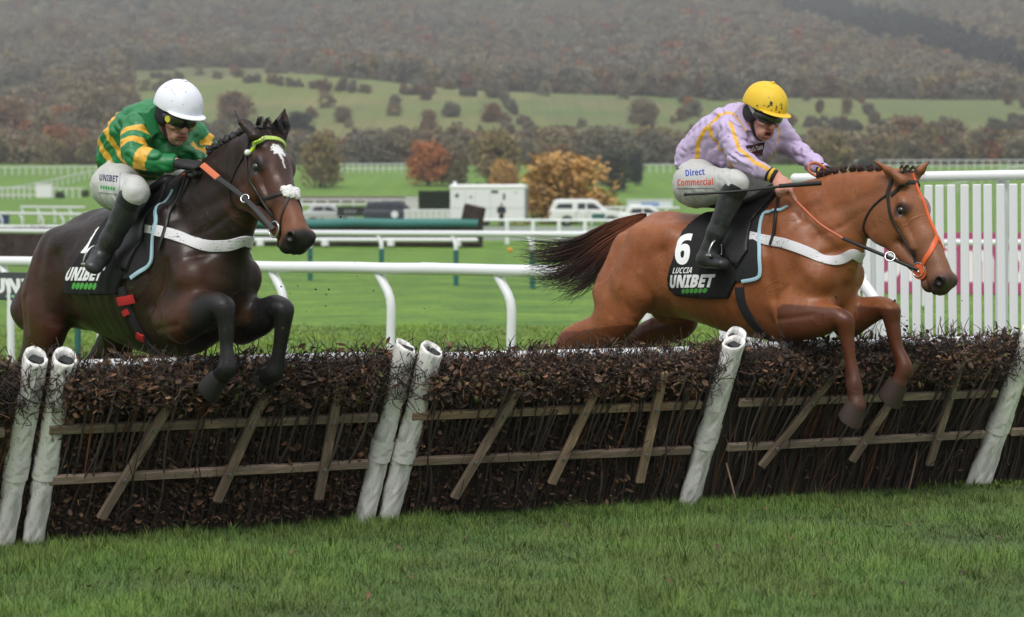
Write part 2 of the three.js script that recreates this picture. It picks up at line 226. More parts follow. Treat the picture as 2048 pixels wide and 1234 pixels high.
// ---------------------------------------------------------------- smooth bodies: rounded bones joined by a smooth minimum, meshed with surface nets
class Field {
  constructor() { this.p = []; this.post = null; this.kmax = 0; }
  // bone from a to b with an oval section: radius ru along side, rv across; k = blend width; cut = carve instead of add
  bone(a, b, ra, rb, o = {}) {
    const [rau, rav] = Array.isArray(ra) ? ra : [ra, ra], [rbu, rbv] = Array.isArray(rb) ? rb : [rb, rb];
    const w = b.clone().sub(a), len = w.length(); if (len > 1e-6) w.divideScalar(len); else w.set(1, 0, 0);
    let u = (o.side || V(0, 0, 1)).clone(); u.addScaledVector(w, -u.dot(w)); if (u.lengthSq() < 1e-8) { u.set(0, 1, 0); u.addScaledVector(w, -u.dot(w)); } u.normalize();
    const v = w.clone().cross(u);
    return this.add({ a, w, u, v, len, rau, rav, rbu, rbv, cap: o.cap ?? 1, k: o.k ?? 0.04, cut: !!o.cut });
  }
  // ellipsoid: radii along w (axis), u (side), v
  blob(c, rw, ru, rv, o = {}) {
    const w = (o.axis || V(1, 0, 0)).clone().normalize(); let u = (o.side || V(0, 0, 1)).clone(); u.addScaledVector(w, -u.dot(w)); if (u.lengthSq() < 1e-8) u.set(0, 1, 0); u.normalize();
    const v = w.clone().cross(u);
    return this.add({ a: c, w, u, v, len: 0, rau: ru, rav: rv, rbu: ru, rbv: rv, cap: rw / ((ru + rv) / 2), k: o.k ?? 0.04, cut: !!o.cut });
  }
  chain(pts, radii, o = {}) { for (let i = 0; i + 1 < pts.length; i++) this.bone(pts[i], pts[i + 1], radii[i], radii[i + 1], o); }
  add(q) {
    const f = new Float64Array([q.a.x, q.a.y, q.a.z, q.w.x, q.w.y, q.w.z, q.u.x, q.u.y, q.u.z, q.v.x, q.v.y, q.v.z, q.len, q.rau, q.rav, q.rbu, q.rbv, q.cap, q.k, q.cut ? 1 : 0]);
    this.p.push(f); this.kmax = Math.max(this.kmax, q.k); return this;
  }
  // a whole sub-field (fn or Field) joined with blend width k
  group(sub, k = 0.06, cut = false) { const f = { fn: sub.fn || ((x, y, z) => sub.eval(x, y, z)), sub, 18: k, 19: cut ? 1 : 0 }; this.p.push(f); this.kmax = Math.max(this.kmax, k); return this; }
  // a smooth limb: a spline through points with interpolated oval radii
  limb(pts, radii, o = {}) {
    const sub = new Field(), c = new THREE.CatmullRomCurve3(pts, false, 'centripetal'), n = pts.length - 1, m = o.sub || 5, q = [], r = [];
    const R = radii.map(v => Array.isArray(v) ? v : [v, v]), cr = (a, b, cc, d, t) => 0.5 * (2 * b + (cc - a) * t + (2 * a - 5 * b + 4 * cc - d) * t * t + (3 * b - a - 3 * cc + d) * t * t * t);
    for (let i = 0; i < n; i++) for (let j = 0; j < m; j++) { const t = j / m; q.push(c.getPoint((i + t) / n)); r.push([0, 1].map(e => cr(R[Math.max(0, i - 1)][e], R[i][e], R[i + 1][e], R[Math.min(n, i + 2)][e], t))); }
    q.push(pts[n]); r.push(R[n]);
    for (let i = 0; i + 1 < q.length; i++) sub.bone(q[i], q[i + 1], r[i], r[i + 1], { k: o.ki ?? 0.003, side: o.side, cap: i === 0 || i === q.length - 2 ? (o.cap ?? 0.9) : 1 });
    return this.group(sub, o.k ?? 0.05, o.cut);
  }
  // a trunk along x from sections [x, top, bottom, half width, narrowing of its upper half]
  loft(sec, o = {}) {
    const n = sec.length, xs = sec.map(s => s[0]), cols = [1, 2, 3, 4].map(e => sec.map(s => s[e] ?? 0)), sl = cols.map(c => c.map((v, i) => i === 0 ? (c[1] - c[0]) / (xs[1] - xs[0]) : i === n - 1 ? (c[i] - c[i - 1]) / (xs[i] - xs[i - 1]) : (c[i + 1] - c[i - 1]) / (xs[i + 1] - xs[i - 1])));
    const get = (e, x) => { let i = 0; while (i < n - 2 && x > xs[i + 1]) i++; const h = xs[i + 1] - xs[i], t = (x - xs[i]) / h, a = cols[e][i], b = cols[e][i + 1], p = sl[e][i] * h, q = sl[e][i + 1] * h; return a + t * (p + t * (3 * (b - a) - 2 * p - q + t * (p + q - 2 * (b - a)))); };
    const fn = (x, y, z) => {
      const xc = clamp(x, xs[0], xs[n - 1]), T = get(0, xc), B = get(1, xc), c = (T + B) / 2, rv = (T - B) / 2, dv = y - c, v = clamp(dv / rv, -1, 1), ru = get(2, xc) * (1 - get(3, xc) * (v > 0 ? v * v : 0)), rem = x - xc, rw = (ru + rv) * 0.5 * (o.cap ?? 0.5);
      const q = Math.sqrt((z / ru) ** 2 + (dv / rv) ** 2 + (rem / rw) ** 2), l = Math.sqrt(z * z + dv * dv + rem * rem); if (q < 1e-5) return -ru; return q < 1 ? Math.max(l * (1 - 1 / q), -ru) : l * (1 - 1 / q) * 0.9;
    };
    return this.group({ fn, bounds: () => [V(xs[0] - 0.3, Math.min(...cols[1]) - 0.1, -0.4), V(xs[n - 1] + 0.3, Math.max(...cols[0]) + 0.1, 0.4)] }, o.k ?? 0);
  }
  static prim(f, x, y, z) {
    if (f.fn) return f.fn(x, y, z);
    const dx = x - f[0], dy = y - f[1], dz = z - f[2], t = dx * f[3] + dy * f[4] + dz * f[5];
    let h = 0; const L = f[12]; if (L > 1e-6) { h = t / L; h = h < 0 ? 0 : h > 1 ? 1 : h; }
    const cu = dx * f[6] + dy * f[7] + dz * f[8], cv = dx * f[9] + dy * f[10] + dz * f[11], cw = t - h * L;
    const ru = f[13] + (f[15] - f[13]) * h, rv = f[14] + (f[16] - f[14]) * h, rw = (ru + rv) * 0.5 * f[17];
    const q = Math.sqrt((cu / ru) ** 2 + (cv / rv) ** 2 + (cw / rw) ** 2), o = Math.sqrt(cu * cu + cv * cv + cw * cw);
    if (q < 1e-5) return -Math.min(ru, rv, rw);
    return q < 1 ? Math.max(o * (1 - 1 / q), -Math.min(ru, rv, rw)) : o * (1 - 1 / q);
  }
  eval(x, y, z, list = this.p) {
    let d = 1e3;
    for (let i = 0; i < list.length; i++) {
      const f = list[i], e = Field.prim(f, x, y, z), k = f[18];
      if (f[19]) { const m = -e, h = k > 0 ? Math.max(k - Math.abs(d - m), 0) / k : 0; d = Math.max(d, m) + h * h * k * 0.25; }
      else { const h = k > 0 ? Math.max(k - Math.abs(d - e), 0) / k : 0; d = Math.min(d, e) - h * h * k * 0.25; }
    }
    return this.post ? this.post(d, x, y, z) : d;
  }
  at(v) { return this.eval(v.x, v.y, v.z); }
  grad(v, e = 0.004) {
    return V(this.eval(v.x + e, v.y, v.z) - this.eval(v.x - e, v.y, v.z), this.eval(v.x, v.y + e, v.z) - this.eval(v.x, v.y - e, v.z), this.eval(v.x, v.y, v.z + e) - this.eval(v.x, v.y, v.z - e)).normalize();
  }
  snap(v, off = 0) { const p = v.clone(); for (let i = 0; i < 8; i++) { const d = this.at(p) - off; if (Math.abs(d) < 5e-4) break; p.addScaledVector(this.grad(p), -d * 0.9); } return p; }
  hit(o, dir, off = 0, t0 = 0, t1 = 30) { let t = t0; for (let i = 0; i < 200 && t < t1; i++) { const d = this.eval(o.x + dir.x * t, o.y + dir.y * t, o.z + dir.z * t) - off; if (d < 8e-4) return o.clone().addScaledVector(dir, t); t += d * 0.7; } return null; }
  bounds(m = 0.03) {
    const lo = V(1e9, 1e9, 1e9), hi = V(-1e9, -1e9, -1e9);
    for (const f of this.p) { if (f[19]) continue; if (f.fn) { const [a, b] = f.sub.bounds(0); lo.min(a); hi.max(b); continue; } const r = Math.max(f[13], f[14], f[15], f[16]) * Math.max(1, f[17]); for (const h of [0, f[12]]) { const c = V(f[0] + f[3] * h, f[1] + f[4] * h, f[2] + f[5] * h); lo.min(c.clone().subScalar(r)); hi.max(c.clone().addScalar(r)); } }
    return [lo.subScalar(m), hi.addScalar(m)];
  }
  mesh(cell, o = {}) {
    const [lo, hi] = o.bounds || this.bounds(), B = 8, fn = o.fn, slack = o.slack ?? 1.5;
    const nb = ['x', 'y', 'z'].map(a => Math.ceil((hi[a] - lo[a]) / cell / B) + 1), N = nb.map(n => n * B + 1), [nx, ny, nz] = N;
    const S = new Float32Array(nx * ny * nz).fill(1), done = new Uint8Array(nx * ny * nz), R = cell * B * 0.87, active = [];
    for (let bz = 0; bz < nb[2]; bz++) for (let by = 0; by < nb[1]; by++) for (let bx = 0; bx < nb[0]; bx++) {
      const cx = lo.x + (bx + 0.5) * B * cell, cy = lo.y + (by + 0.5) * B * cell, cz = lo.z + (bz + 0.5) * B * cell;
      const d = this.eval(cx, cy, cz); if (Math.abs(d) > R * slack + (o.reach || 0.012)) { if (d < 0) for (let k = 0; k <= B; k++) for (let j = 0; j <= B; j++) for (let i = 0; i <= B; i++) { const q = ((bz * B + k) * ny + by * B + j) * nx + bx * B + i; if (!done[q]) S[q] = -1; } continue; }
      const list = this.p.filter(f => Field.prim(f, cx, cy, cz) < Math.max(d, 0) + R * 2.2 + f[18] + 0.02);
      active.push([bx, by, bz, list]);
      for (let k = 0; k <= B; k++) for (let j = 0; j <= B; j++) for (let i = 0; i <= B; i++) {
        const ix = bx * B + i, iy = by * B + j, iz = bz * B + k, q = (iz * ny + iy) * nx + ix; if (done[q]) continue; done[q] = 1;
        const x = lo.x + ix * cell, y = lo.y + iy * cell, z = lo.z + iz * cell; let e = this.eval(x, y, z, list); if (fn) e = fn(e, x, y, z); S[q] = e;
      }
    }
    const idx = new Int32Array(nx * ny * nz).fill(-1), pos = [], nor = [], tri = [], tmp = V(0, 0, 0);
    const cor = [0, 1, nx, nx + 1, nx * ny, nx * ny + 1, nx * ny + nx, nx * ny + nx + 1], ed = [[0, 1], [2, 3], [4, 5], [6, 7], [0, 2], [1, 3], [4, 6], [5, 7], [0, 4], [1, 5], [2, 6], [3, 7]];
    const val = (x, y, z, list) => { const e = this.eval(x, y, z, list); return fn ? fn(e, x, y, z) : e; };
    for (const [bx, by, bz, list] of active) for (let k = 0; k < B; k++) for (let j = 0; j < B; j++) for (let i = 0; i < B; i++) {
      const ix = bx * B + i, iy = by * B + j, iz = bz * B + k, q = (iz * ny + iy) * nx + ix; let m = 0; for (let c = 0; c < 8; c++) if (S[q + cor[c]] < 0) m |= 1 << c; if (m === 0 || m === 255) continue;
      let sx = 0, sy = 0, sz = 0, n = 0;
      for (const [a, b] of ed) { const va = S[q + cor[a]], vb = S[q + cor[b]]; if ((va < 0) === (vb < 0)) continue; const t = va / (va - vb); sx += (a & 1) + t * ((b & 1) - (a & 1)); sy += (a >> 1 & 1) + t * ((b >> 1 & 1) - (a >> 1 & 1)); sz += (a >> 2) + t * ((b >> 2) - (a >> 2)); n++; }
      const x = lo.x + (ix + sx / n) * cell, y = lo.y + (iy + sy / n) * cell, z = lo.z + (iz + sz / n) * cell, e = o.ne || cell * 0.8;
      idx[q] = pos.length / 3; pos.push(x, y, z);
      tmp.set(val(x + e, y, z, list) - val(x - e, y, z, list), val(x, y + e, z, list) - val(x, y - e, z, list), val(x, y, z + e, list) - val(x, y, z - e, list)).normalize(); nor.push(tmp.x, tmp.y, tmp.z);
    }
    const quad = (a, b, c, d, flip) => { if (a < 0 || b < 0 || c < 0 || d < 0) return; if (flip) tri.push(a, c, b, a, d, c); else tri.push(a, b, c, a, c, d); };
    for (const [bx, by, bz] of active) for (let k = 0; k < B; k++) for (let j = 0; j < B; j++) for (let i = 0; i < B; i++) {
      const ix = bx * B + i, iy = by * B + j, iz = bz * B + k, q = (iz * ny + iy) * nx + ix, s = S[q] < 0;
      if (iy && iz && (S[q + 1] < 0) !== s) quad(idx[q], idx[q - nx], idx[q - nx - nx * ny], idx[q - nx * ny], s ? false : true);
      if (ix && iz && (S[q + nx] < 0) !== s) quad(idx[q], idx[q - nx * ny], idx[q - 1 - nx * ny], idx[q - 1], s ? false : true);
      if (ix && iy && (S[q + nx * ny] < 0) !== s) quad(idx[q], idx[q - 1], idx[q - 1 - nx], idx[q - nx], s ? false : true);
    }
    const g = new THREE.BufferGeometry();
    g.setAttribute('position', new THREE.Float32BufferAttribute(pos, 3)); g.setAttribute('normal', new THREE.Float32BufferAttribute(nor, 3)); g.setIndex(tri);
    if (o.color) { const c = new Float32Array(pos.length); for (let i = 0; i < pos.length; i += 3) { const r = o.color(pos[i], pos[i + 1], pos[i + 2], nor[i], nor[i + 1], nor[i + 2]); c[i] = r[0]; c[i + 1] = r[1]; c[i + 2] = r[2]; } g.setAttribute('color', new THREE.BufferAttribute(c, 3)); }
    if (o.uv) { const c = new Float32Array(pos.length / 3 * 2); for (let i = 0, k = 0; i < pos.length; i += 3) { const r = o.uv(pos[i], pos[i + 1], pos[i + 2]); c[k++] = r[0]; c[k++] = r[1]; } g.setAttribute('uv', new THREE.BufferAttribute(c, 2)); }
    return g;
  }
}
// ---------------------------------------------------------------- horses
// A horse stands in its own frame: x forward, y up, z to its right. Landmarks are read off the photograph on planes parallel to its middle.
class Frame {
  constructor(o, deg) {
    const p = deg * Math.PI / 180; this.o = V(...o); this.deg = deg; this.turn = -p;
    this.f = V(Math.cos(p), 0, Math.sin(p)); this.r = V(-Math.sin(p), 0, Math.cos(p));
  }
  dir(px, py) { const d = viewRay(px, py).normalize(); return V(d.dot(this.f), d.y, d.dot(this.r)); }
  eye() { const c = camera.position.clone().sub(this.o); return V(c.dot(this.f), camera.position.y, c.dot(this.r)); }
  L(px, py, off = 0) { const d = this.dir(px, py), c = this.eye(); return c.addScaledVector(d, (off - c.z) / d.z); }
  world(v) { return this.o.clone().addScaledVector(this.f, v.x).addScaledVector(this.r, v.z).setY(v.y); }
}
// furrows (+) and ridges (-) of the muscles, drawn on the side of the body: depth, width, points
const GROOVES = [
  [0.011, 0.032, [-0.66, 1.62], [-0.54, 1.42], [-0.51, 1.18]], [-0.007, 0.04, [-0.56, 1.66], [-0.38, 1.44], [-0.28, 1.32]], [0.008, 0.022, [-0.36, 1.40], [-0.40, 1.26], [-0.50, 1.16]],
  [0.012, 0.024, [0.04, 1.57], [-0.10, 1.47], [-0.24, 1.42]], [0.007, 0.03, [0.08, 1.77], [-0.14, 1.69], [-0.40, 1.60]], [0.006, 0.018, [-0.02, 1.66], [-0.16, 1.57], [-0.28, 1.52]], [0.006, 0.016, [-0.46, 1.06], [-0.24, 1.09]],
  [0.009, 0.028, [-1.60, 1.50], [-1.655, 1.30], [-1.63, 1.06]], [0.008, 0.038, [-1.40, 1.50], [-1.44, 1.30], [-1.36, 1.12]], [0.013, 0.045, [-1.27, 1.42], [-1.21, 1.22], [-1.30, 1.08]], [-0.006, 0.03, [-1.52, 1.42], [-1.56, 1.22]], [0.006, 0.02, [-1.53, 1.2], [-1.50, 1.02]],
  ...[-0.66, -0.73, -0.80, -0.87, -0.94, -0.99].map((x, i) => [0.0028, 0.014, [x, 1.36], [x - 0.05, 1.20], [x - 0.03, 1.04]]),
];
function horseField(s) {
  const F = new Field(), fr = s.frame, L = (a) => fr.L(...a);
  F.loft(s.trunk, { cap: 0.5 });
  F.limb(s.neck.map(([f, u]) => V(f, u, 0)), s.neck.map(([f, u, h, w]) => [w, h]), { k: 0.11, cap: 0.4 });
  F.limb(s.crest.map(([f, u]) => V(f, u, 0)), s.crest.map(c => [c[2] * 0.8, c[2]]), { k: 0.09 });
  for (const [a, b, ra, rb, k] of s.muscle) for (const z of [-1, 1]) F.bone(V(a[0], a[1], a[2] * z), V(b[0], b[1], b[2] * z), ra, rb, { k: k ?? 0.045, side: V(0, 0, 1) });
  s.legs.forEach((leg, i) => {
    const q = leg.map(p => L(p)); F.limb(q, leg.map(p => p[3]), { k: leg.k || 0.06, sub: 5 });
    if (i < 2) { const tb = V(-0.026, 0.004, 0), a = q[3].clone().addScaledVector(tb, 1.2), n = 7; F.limb([a, q[4].clone().add(tb), q[5].clone().add(tb), q[n].clone().addScaledVector(tb, 1.1)], [0.02, 0.014, 0.0125, 0.018], { k: 0.012, sub: 3 }); F.blob(q[3].clone().add(V(0.018, 0.012, 0)), 0.034, 0.042, 0.036, { k: 0.02 }); }   // tendon and knee cap
  });
  // head frame: x from poll to nose, y out of the forehead, z to the right
  const poll = V(...s.head.poll), nose = V(...s.head.nose), a = nose.clone().sub(poll).normalize();
  let z = V(s.head.yaw || 0, s.head.roll || 0, 1); z.addScaledVector(a, -z.dot(a)).normalize(); const y = z.clone().cross(a), sc = s.head.size, sy = sc * 1.26, sz = sc * 1.16;
  const H = (p, q, r) => poll.clone().addScaledVector(a, p * sc).addScaledVector(y, q * sy).addScaledVector(z, r * sz);
  const Hb = (p, q, ra, rb, k) => F.bone(H(...p), H(...q), [ra[0] * sz, ra[1] * sy], [rb[0] * sz, rb[1] * sy], { side: z, k });
  const Hs = (c, rw, ru, rv, o = {}) => F.blob(H(...c), rw * sc, ru * sz, rv * sy, { axis: a, side: z, k: 0.03, ...o });
  Hb([0.03, -0.085, 0], [0.17, -0.085, 0], [0.07, 0.08], [0.082, 0.084], 0.06);
  Hb([0.17, -0.08, 0], [0.33, -0.07, 0], [0.080, 0.078], [0.054, 0.066], 0.03);
  Hb([0.33, -0.07, 0], [0.50, -0.058, 0], [0.050, 0.062], [0.044, 0.052], 0.03);
  Hs([0.56, -0.062, 0], 0.062, 0.055, 0.055);
  Hs([0.602, -0.075, 0], 0.032, 0.042, 0.038);
  Hs([0.545, -0.122, 0], 0.045, 0.034, 0.028, { k: 0.02 });
  for (const i of [-1, 1]) {
    Hs([0.165, -0.165, i * 0.048], 0.115, 0.034, 0.105, { k: 0.04 });
    Hb([0.24, -0.20, i * 0.036], [0.48, -0.122, i * 0.018], [0.022, 0.03], [0.02, 0.024], 0.03);
    Hs([0.15, -0.042, i * 0.072], 0.05, 0.020, 0.022, { k: 0.04 });
    Hs([0.205, -0.08, i * 0.078], 0.035, 0.016, 0.014, { k: 0.025 });
    Hb([0.21, -0.088, i * 0.084], [0.36, -0.092, i * 0.052], [0.013, 0.016], [0.010, 0.012], 0.025);
    Hs([0.578, -0.042, i * 0.040], 0.036, 0.026, 0.030, { k: 0.02 });
    Hs([0.175, -0.058, i * 0.098], 0.020, 0.012, 0.013, { k: 0.012, cut: true });
    Hs([0.592, -0.036, i * 0.068], 0.021, 0.022, 0.014, { k: 0.010, cut: true });
  }
  Hs([0.600, -0.100, 0], 0.05, 0.06, 0.004, { k: 0.008, cut: true });               // the mouth
  for (const e of s.head.ears) {                                                     // ears: leaf shaped, hollow in front
    const t = L(e.tip), b = H(...e.base), ax = t.clone().sub(b).normalize(), n = b.distanceTo(t), sd = V(...e.side), P = (m) => b.clone().addScaledVector(ax, n * m);
    F.bone(P(-0.12), P(0.4), [0.036, 0.03], [0.043, 0.024], { side: sd, k: 0.03 }); F.bone(P(0.4), P(0.98), [0.043, 0.024], [0.006, 0.005], { side: sd, k: 0.01 });
    const front = sd.clone().cross(ax).normalize(); if (front.dot(V(...e.open)) < 0) front.negate();
    F.bone(P(0.22).addScaledVector(front, 0.026), P(0.85).addScaledVector(front, 0.014), [0.020, 0.018], [0.006, 0.008], { side: sd, k: 0.012, cut: true });
  }
  F.H = H; F.hx = { a, y, z, sc, sy, sz, poll };
  const [gx, gy] = s.shift, gl = GROOVES.map(([dep, w, ...q]) => [dep, w, q.map(([a, b]) => [a + (a < -1 ? s.shiftHind : gx), b + gy])]);
  const relief = (x, yy, zz) => { if (Math.abs(zz) < 0.05 || yy < 0.9) return 0; let e = 0; for (let i = 0; i < gl.length; i++) { const [dep, w, q] = gl[i]; let m = 9; for (let j = 0; j + 1 < q.length; j++) { const ax = q[j][0], ay = q[j][1], ex = q[j + 1][0] - ax, ey = q[j + 1][1] - ay, t = clamp(((x - ax) * ex + (yy - ay) * ey) / (ex * ex + ey * ey)), dx = x - ax - ex * t, dy = yy - ay - ey * t; m = Math.min(m, dx * dx + dy * dy); } m /= w * w; if (m < 6) e += dep * Math.exp(-m); } return e * smooth(0.05, 0.10, Math.abs(zz)); };
  F.post = (d, x, yy, zz) => d + (Math.abs(d) < 0.06 ? relief(x, yy, zz) : 0) + 0.0035 * noise(x * 9, yy * 7, zz * 9) + 0.002 * noise(x * 21 + 5, yy * 15, zz * 21) ;
  return F;
}
function hoofGeo(c, t, toe, size, fr) {                                              // coronet c, centre of the sole t, direction of the toe: all in the horse's frame
  const ax = t.clone().sub(c), h = ax.length(); ax.normalize(); const fwd = toe.clone().addScaledVector(ax, -toe.dot(ax)).normalize(), sd = ax.clone().cross(fwd);
  const n = 22, rows = [[-0.05, 0.74, 0], [0.12, 0.80, 0.02], [0.5, 0.9, 0.10], [0.85, 0.99, 0.19], [0.97, 1.0, 0.22], [1.0, 0.95, 0.22], [1.0, 0.45, 0.2], [0.93, 0.01, 0.2]], pos = [], ind = [];
  rows.forEach(([k, r, sh]) => { for (let i = 0; i < n; i++) { const q = i / n * Math.PI * 2, cf = Math.cos(q), sf = Math.sin(q), rf = size * r * (cf < 0 ? 0.82 : 1.05); const p = c.clone().addScaledVector(ax, h * k * (cf < 0 ? 1 - 0.10 * -cf : 1)).addScaledVector(fwd, cf * rf + sh * size * 1.1).addScaledVector(sd, sf * size * r * 0.97); pos.push(p.x, p.y, p.z); } });
  for (let j = 0; j + 1 < rows.length; j++) for (let i = 0; i < n; i++) { const a = j * n + i, b = j * n + (i + 1) % n; ind.push(a, a + n, b, b, a + n, b + n); }
  const g = new THREE.BufferGeometry(); g.setAttribute('position', new THREE.Float32BufferAttribute(pos, 3)); g.setIndex(ind); g.computeVertexNormals(); return toCreasedNormals(g, 0.9);
}
// skin relief: fine hair, a few veins and damp patches
const skinBump = noiseTex((u, v) => { const w = 0.10 * fbm(u * 6, v * 6, 2, 2), r = Math.abs(noise(u * 9 + w * 20, v * 9 + w * 14, 4)), vein = smooth(0.05, 0.0, r) * smooth(0.05, 0.35, noise(u * 4 + 7, v * 4, 9)), h = fbm(u * 60, v * 130, 1, 3), k = 0.35 + 0.5 * vein + 0.16 * h; return [k, k, k]; }, 1024, 1024);
const skinGloss = noiseTex((u, v) => { const a = fbm(u * 9, v * 9, 3, 4), h = noise(u * 220, v * 300, 2), k = 0.62 + 0.35 * a + 0.10 * h; return [k, k, k]; }, 512, 512);
const coat = phys({ bumpMap: skinBump, bumpScale: 0.003, roughnessMap: skinGloss, vertexColors: true, roughness: 0.70, specularIntensity: 0.7, sheen: 0.0, sheenRoughness: 0.5, sheenColor: new THREE.Color(0.6, 0.5, 0.45) });
const eyeMat = phys({ color: [0.006, 0.004, 0.003], roughness: 0.08, clearcoat: 1 });
function makeHorse(s) {
  const F = horseField(s), fr = s.frame, L = (a) => fr.L(...a), g = thing('horse', s.label, 'horse', [fr.o.x, 0, fr.o.z], fr.turn);
  part('body', F.mesh(s.cell || 0.0075, { uv: (x, y, z) => [x * 0.8 + z * 0.55, y * 0.8 + z * 0.2], color: (x, y, z, nx, ny, nz) => s.color(x, y, z, F, nx, ny, nz) }), coat, g);
  const hm = std({ color: s.hoof, roughness: 0.65 });
  for (const h of s.hooves) part('hoof', hoofGeo(L(h.c), L(h.c).add(V(...h.d)), V(...h.toe), h.r, fr), hm, g);
  for (const i of [-1, 1]) { const e = new THREE.SphereGeometry(0.021 * F.hx.sc, 24, 16); e.translate(...F.H(0.175, -0.058, i * 0.0815).toArray()); part('eye', e, eyeMat, g); }
  stage('horse ' + s.label);
  return { g, F, fr, s };
}
const wave = (x, y, z, f) => fbm(x * f, y * f, z * f, 3);

const chestnut = makeHorse({
  label: 'chestnut horse with clipped tan body leaping the hurdle, black saddle cloth numbered 6', frame: new Frame([2.0, 0, -12.9], 40), shift: [0, 0], shiftHind: 0,
  trunk: [[-1.66, 1.58, 1.14, 0.17, 0.3], [-1.48, 1.665, 1.06, 0.24, 0.3], [-1.25, 1.655, 1.03, 0.255, 0.25], [-1.00, 1.645, 0.975, 0.28, 0.2], [-0.75, 1.70, 0.935, 0.28, 0.4], [-0.52, 1.775, 0.93, 0.25, 0.55], [-0.35, 1.72, 0.98, 0.21, 0.5], [-0.27, 1.55, 1.10, 0.17, 0.3]],
  neck: [[-0.36, 1.50, 0.28, 0.165], [-0.20, 1.65, 0.205, 0.105], [-0.02, 1.695, 0.168, 0.085], [0.16, 1.70, 0.15, 0.08]],
  crest: [[-0.55, 1.745, 0.045], [-0.33, 1.802, 0.04], [-0.1, 1.822, 0.04], [0.17, 1.812, 0.045]],
  muscle: [
    [[-0.50, 1.58, 0.15], [-0.28, 1.30, 0.155], [0.055, 0.12], [0.075, 0.11]],          // shoulder
    [[-0.28, 1.30, 0.15], [-0.45, 1.12, 0.175], [0.07, 0.10], [0.065, 0.11]],          // upper arm
    [[-0.25, 1.27, 0.085], [-0.28, 1.12, 0.08], [0.075, 0.075], [0.07, 0.08], 0.03],          // breast
    [[-1.42, 1.46, 0.15], [-1.52, 1.25, 0.19], [0.105, 0.17], [0.09, 0.17]],            // haunch
    [[-1.62, 1.46, 0.10], [-1.72, 1.18, 0.15], [0.085, 0.10], [0.09, 0.12]],            // buttock
    [[-1.28, 1.52, 0.16], [-1.45, 1.48, 0.14], [0.06, 0.06], [0.07, 0.08], 0.1],         // hip
  ],
  legs: [
    [[1587, 637, 0.19, [0.088, 0.13], 0.06], [1640, 638, 0.185, [0.07, 0.098], 0.03], [1672, 636, 0.175, [0.056, 0.064], 0.03], [1689, 645, 0.17, [0.055, 0.056], 0.02], [1694, 672, 0.165, [0.04, 0.043], 0.02], [1702, 722, 0.16, [0.029, 0.032], 0.02], [1708, 752, 0.16, [0.033, 0.036], 0.02], [1709, 771, 0.16, [0.045, 0.046], 0.02], [1712, 795, 0.16, [0.042, 0.042], 0.02], [1714, 812, 0.16, [0.052, 0.052], 0.02]],
    [[1690, 640, -0.15, [0.085, 0.115], 0.05], [1735, 622, -0.15, [0.062, 0.082], 0.03], [1766, 615, -0.15, [0.055, 0.060], 0.03], [1780, 624, -0.15, [0.052, 0.055], 0.02], [1785, 650, -0.15, [0.038, 0.042], 0.02], [1795, 695, -0.15, [0.029, 0.032], 0.02], [1805, 720, -0.15, [0.034, 0.036], 0.02], [1808, 737, -0.15, [0.044, 0.045], 0.02], [1800, 757, -0.14, [0.040, 0.040], 0.02], [1796, 768, -0.14, [0.048, 0.048], 0.02]],
    [[1285, 540, 0.15, [0.10, 0.16], 0.08], [1240, 620, 0.18, [0.09, 0.15], 0.06], [1205, 662, 0.17, [0.08, 0.12], 0.04], [1152, 676, 0.16, [0.055, 0.082], 0.03], [1134, 688, 0.16, [0.05, 0.075], 0.02], [1110, 725, 0.15, [0.033, 0.042], 0.02], [1082, 800, 0.14, [0.031, 0.034], 0.02], [1075, 820, 0.14, [0.045, 0.045], 0.02], [1062, 850, 0.14, [0.04, 0.04], 0.02]],
    [[1330, 590, -0.16, [0.10, 0.16], 0.08], [1365, 640, -0.20, [0.09, 0.10], 0.05], [1300, 668, -0.20, [0.07, 0.085], 0.04], [1215, 705, -0.19, [0.045, 0.058], 0.03], [1195, 718, -0.18, [0.042, 0.05], 0.02], [1165, 800, -0.17, [0.031, 0.036], 0.02], [1155, 830, -0.17, [0.045, 0.045], 0.02], [1140, 858, -0.17, [0.04, 0.04], 0.02]],
  ],
  hooves: [
    { c: [1713, 806, 0.16], d: [-0.062, -0.090, 0.0], toe: [0.5, -0.8, 0.2], r: 0.076 }, { c: [1797, 762, -0.14], d: [-0.080, -0.095, 0.0], toe: [0.35, -0.9, 0.1], r: 0.078 },
    { c: [1062, 850, 0.14], d: [-0.06, -0.07, 0], toe: [0.3, -1, 0], r: 0.06 }, { c: [1140, 858, -0.17], d: [-0.06, -0.07, 0], toe: [0.3, -1, 0], r: 0.06 },
  ],
  head: { poll: [0.225, 1.865, 0.0], nose: [0.575, 1.225, 0.075], yaw: -0.10, roll: 0.0, size: 1.085, ears: [{ tip: [1747, 321, 0.12], base: [0.02, -0.02, 0.07], side: [0.8, 0.2, 0.9], open: [-0.2, 0.2, 1] }, { tip: [1859, 322, -0.10], base: [0.0, -0.02, -0.055], side: [0.3, 0, 1], open: [1, 0, 0.2] }] },
  hoof: [0.040, 0.024, 0.018],
  color(x, y, z, F) {
    const n = wave(x, y, z, 5), m = wave(x + 7, y, z, 22), fine = wave(x, y, z, 90);
    let c = mixc([0.245, 0.076, 0.026], [0.315, 0.106, 0.038], clamp(0.5 + n));
    c = mixc(c, [0.34, 0.16, 0.085], 0.35 * smooth(0.15, 0.5, m));
    const h = V(x, y, z).sub(F.hx.poll), hx = h.dot(F.hx.a) / F.hx.sc, hy = h.dot(F.hx.y) / F.hx.sy, hz = h.dot(F.hx.z) / F.hx.sz;
    const inHead = hx > -0.02 && hx < 0.75 && Math.abs(hz) < 0.16 && hy > -0.32 && hy < 0.1;
    const legCoat = [0.105, 0.031, 0.013];
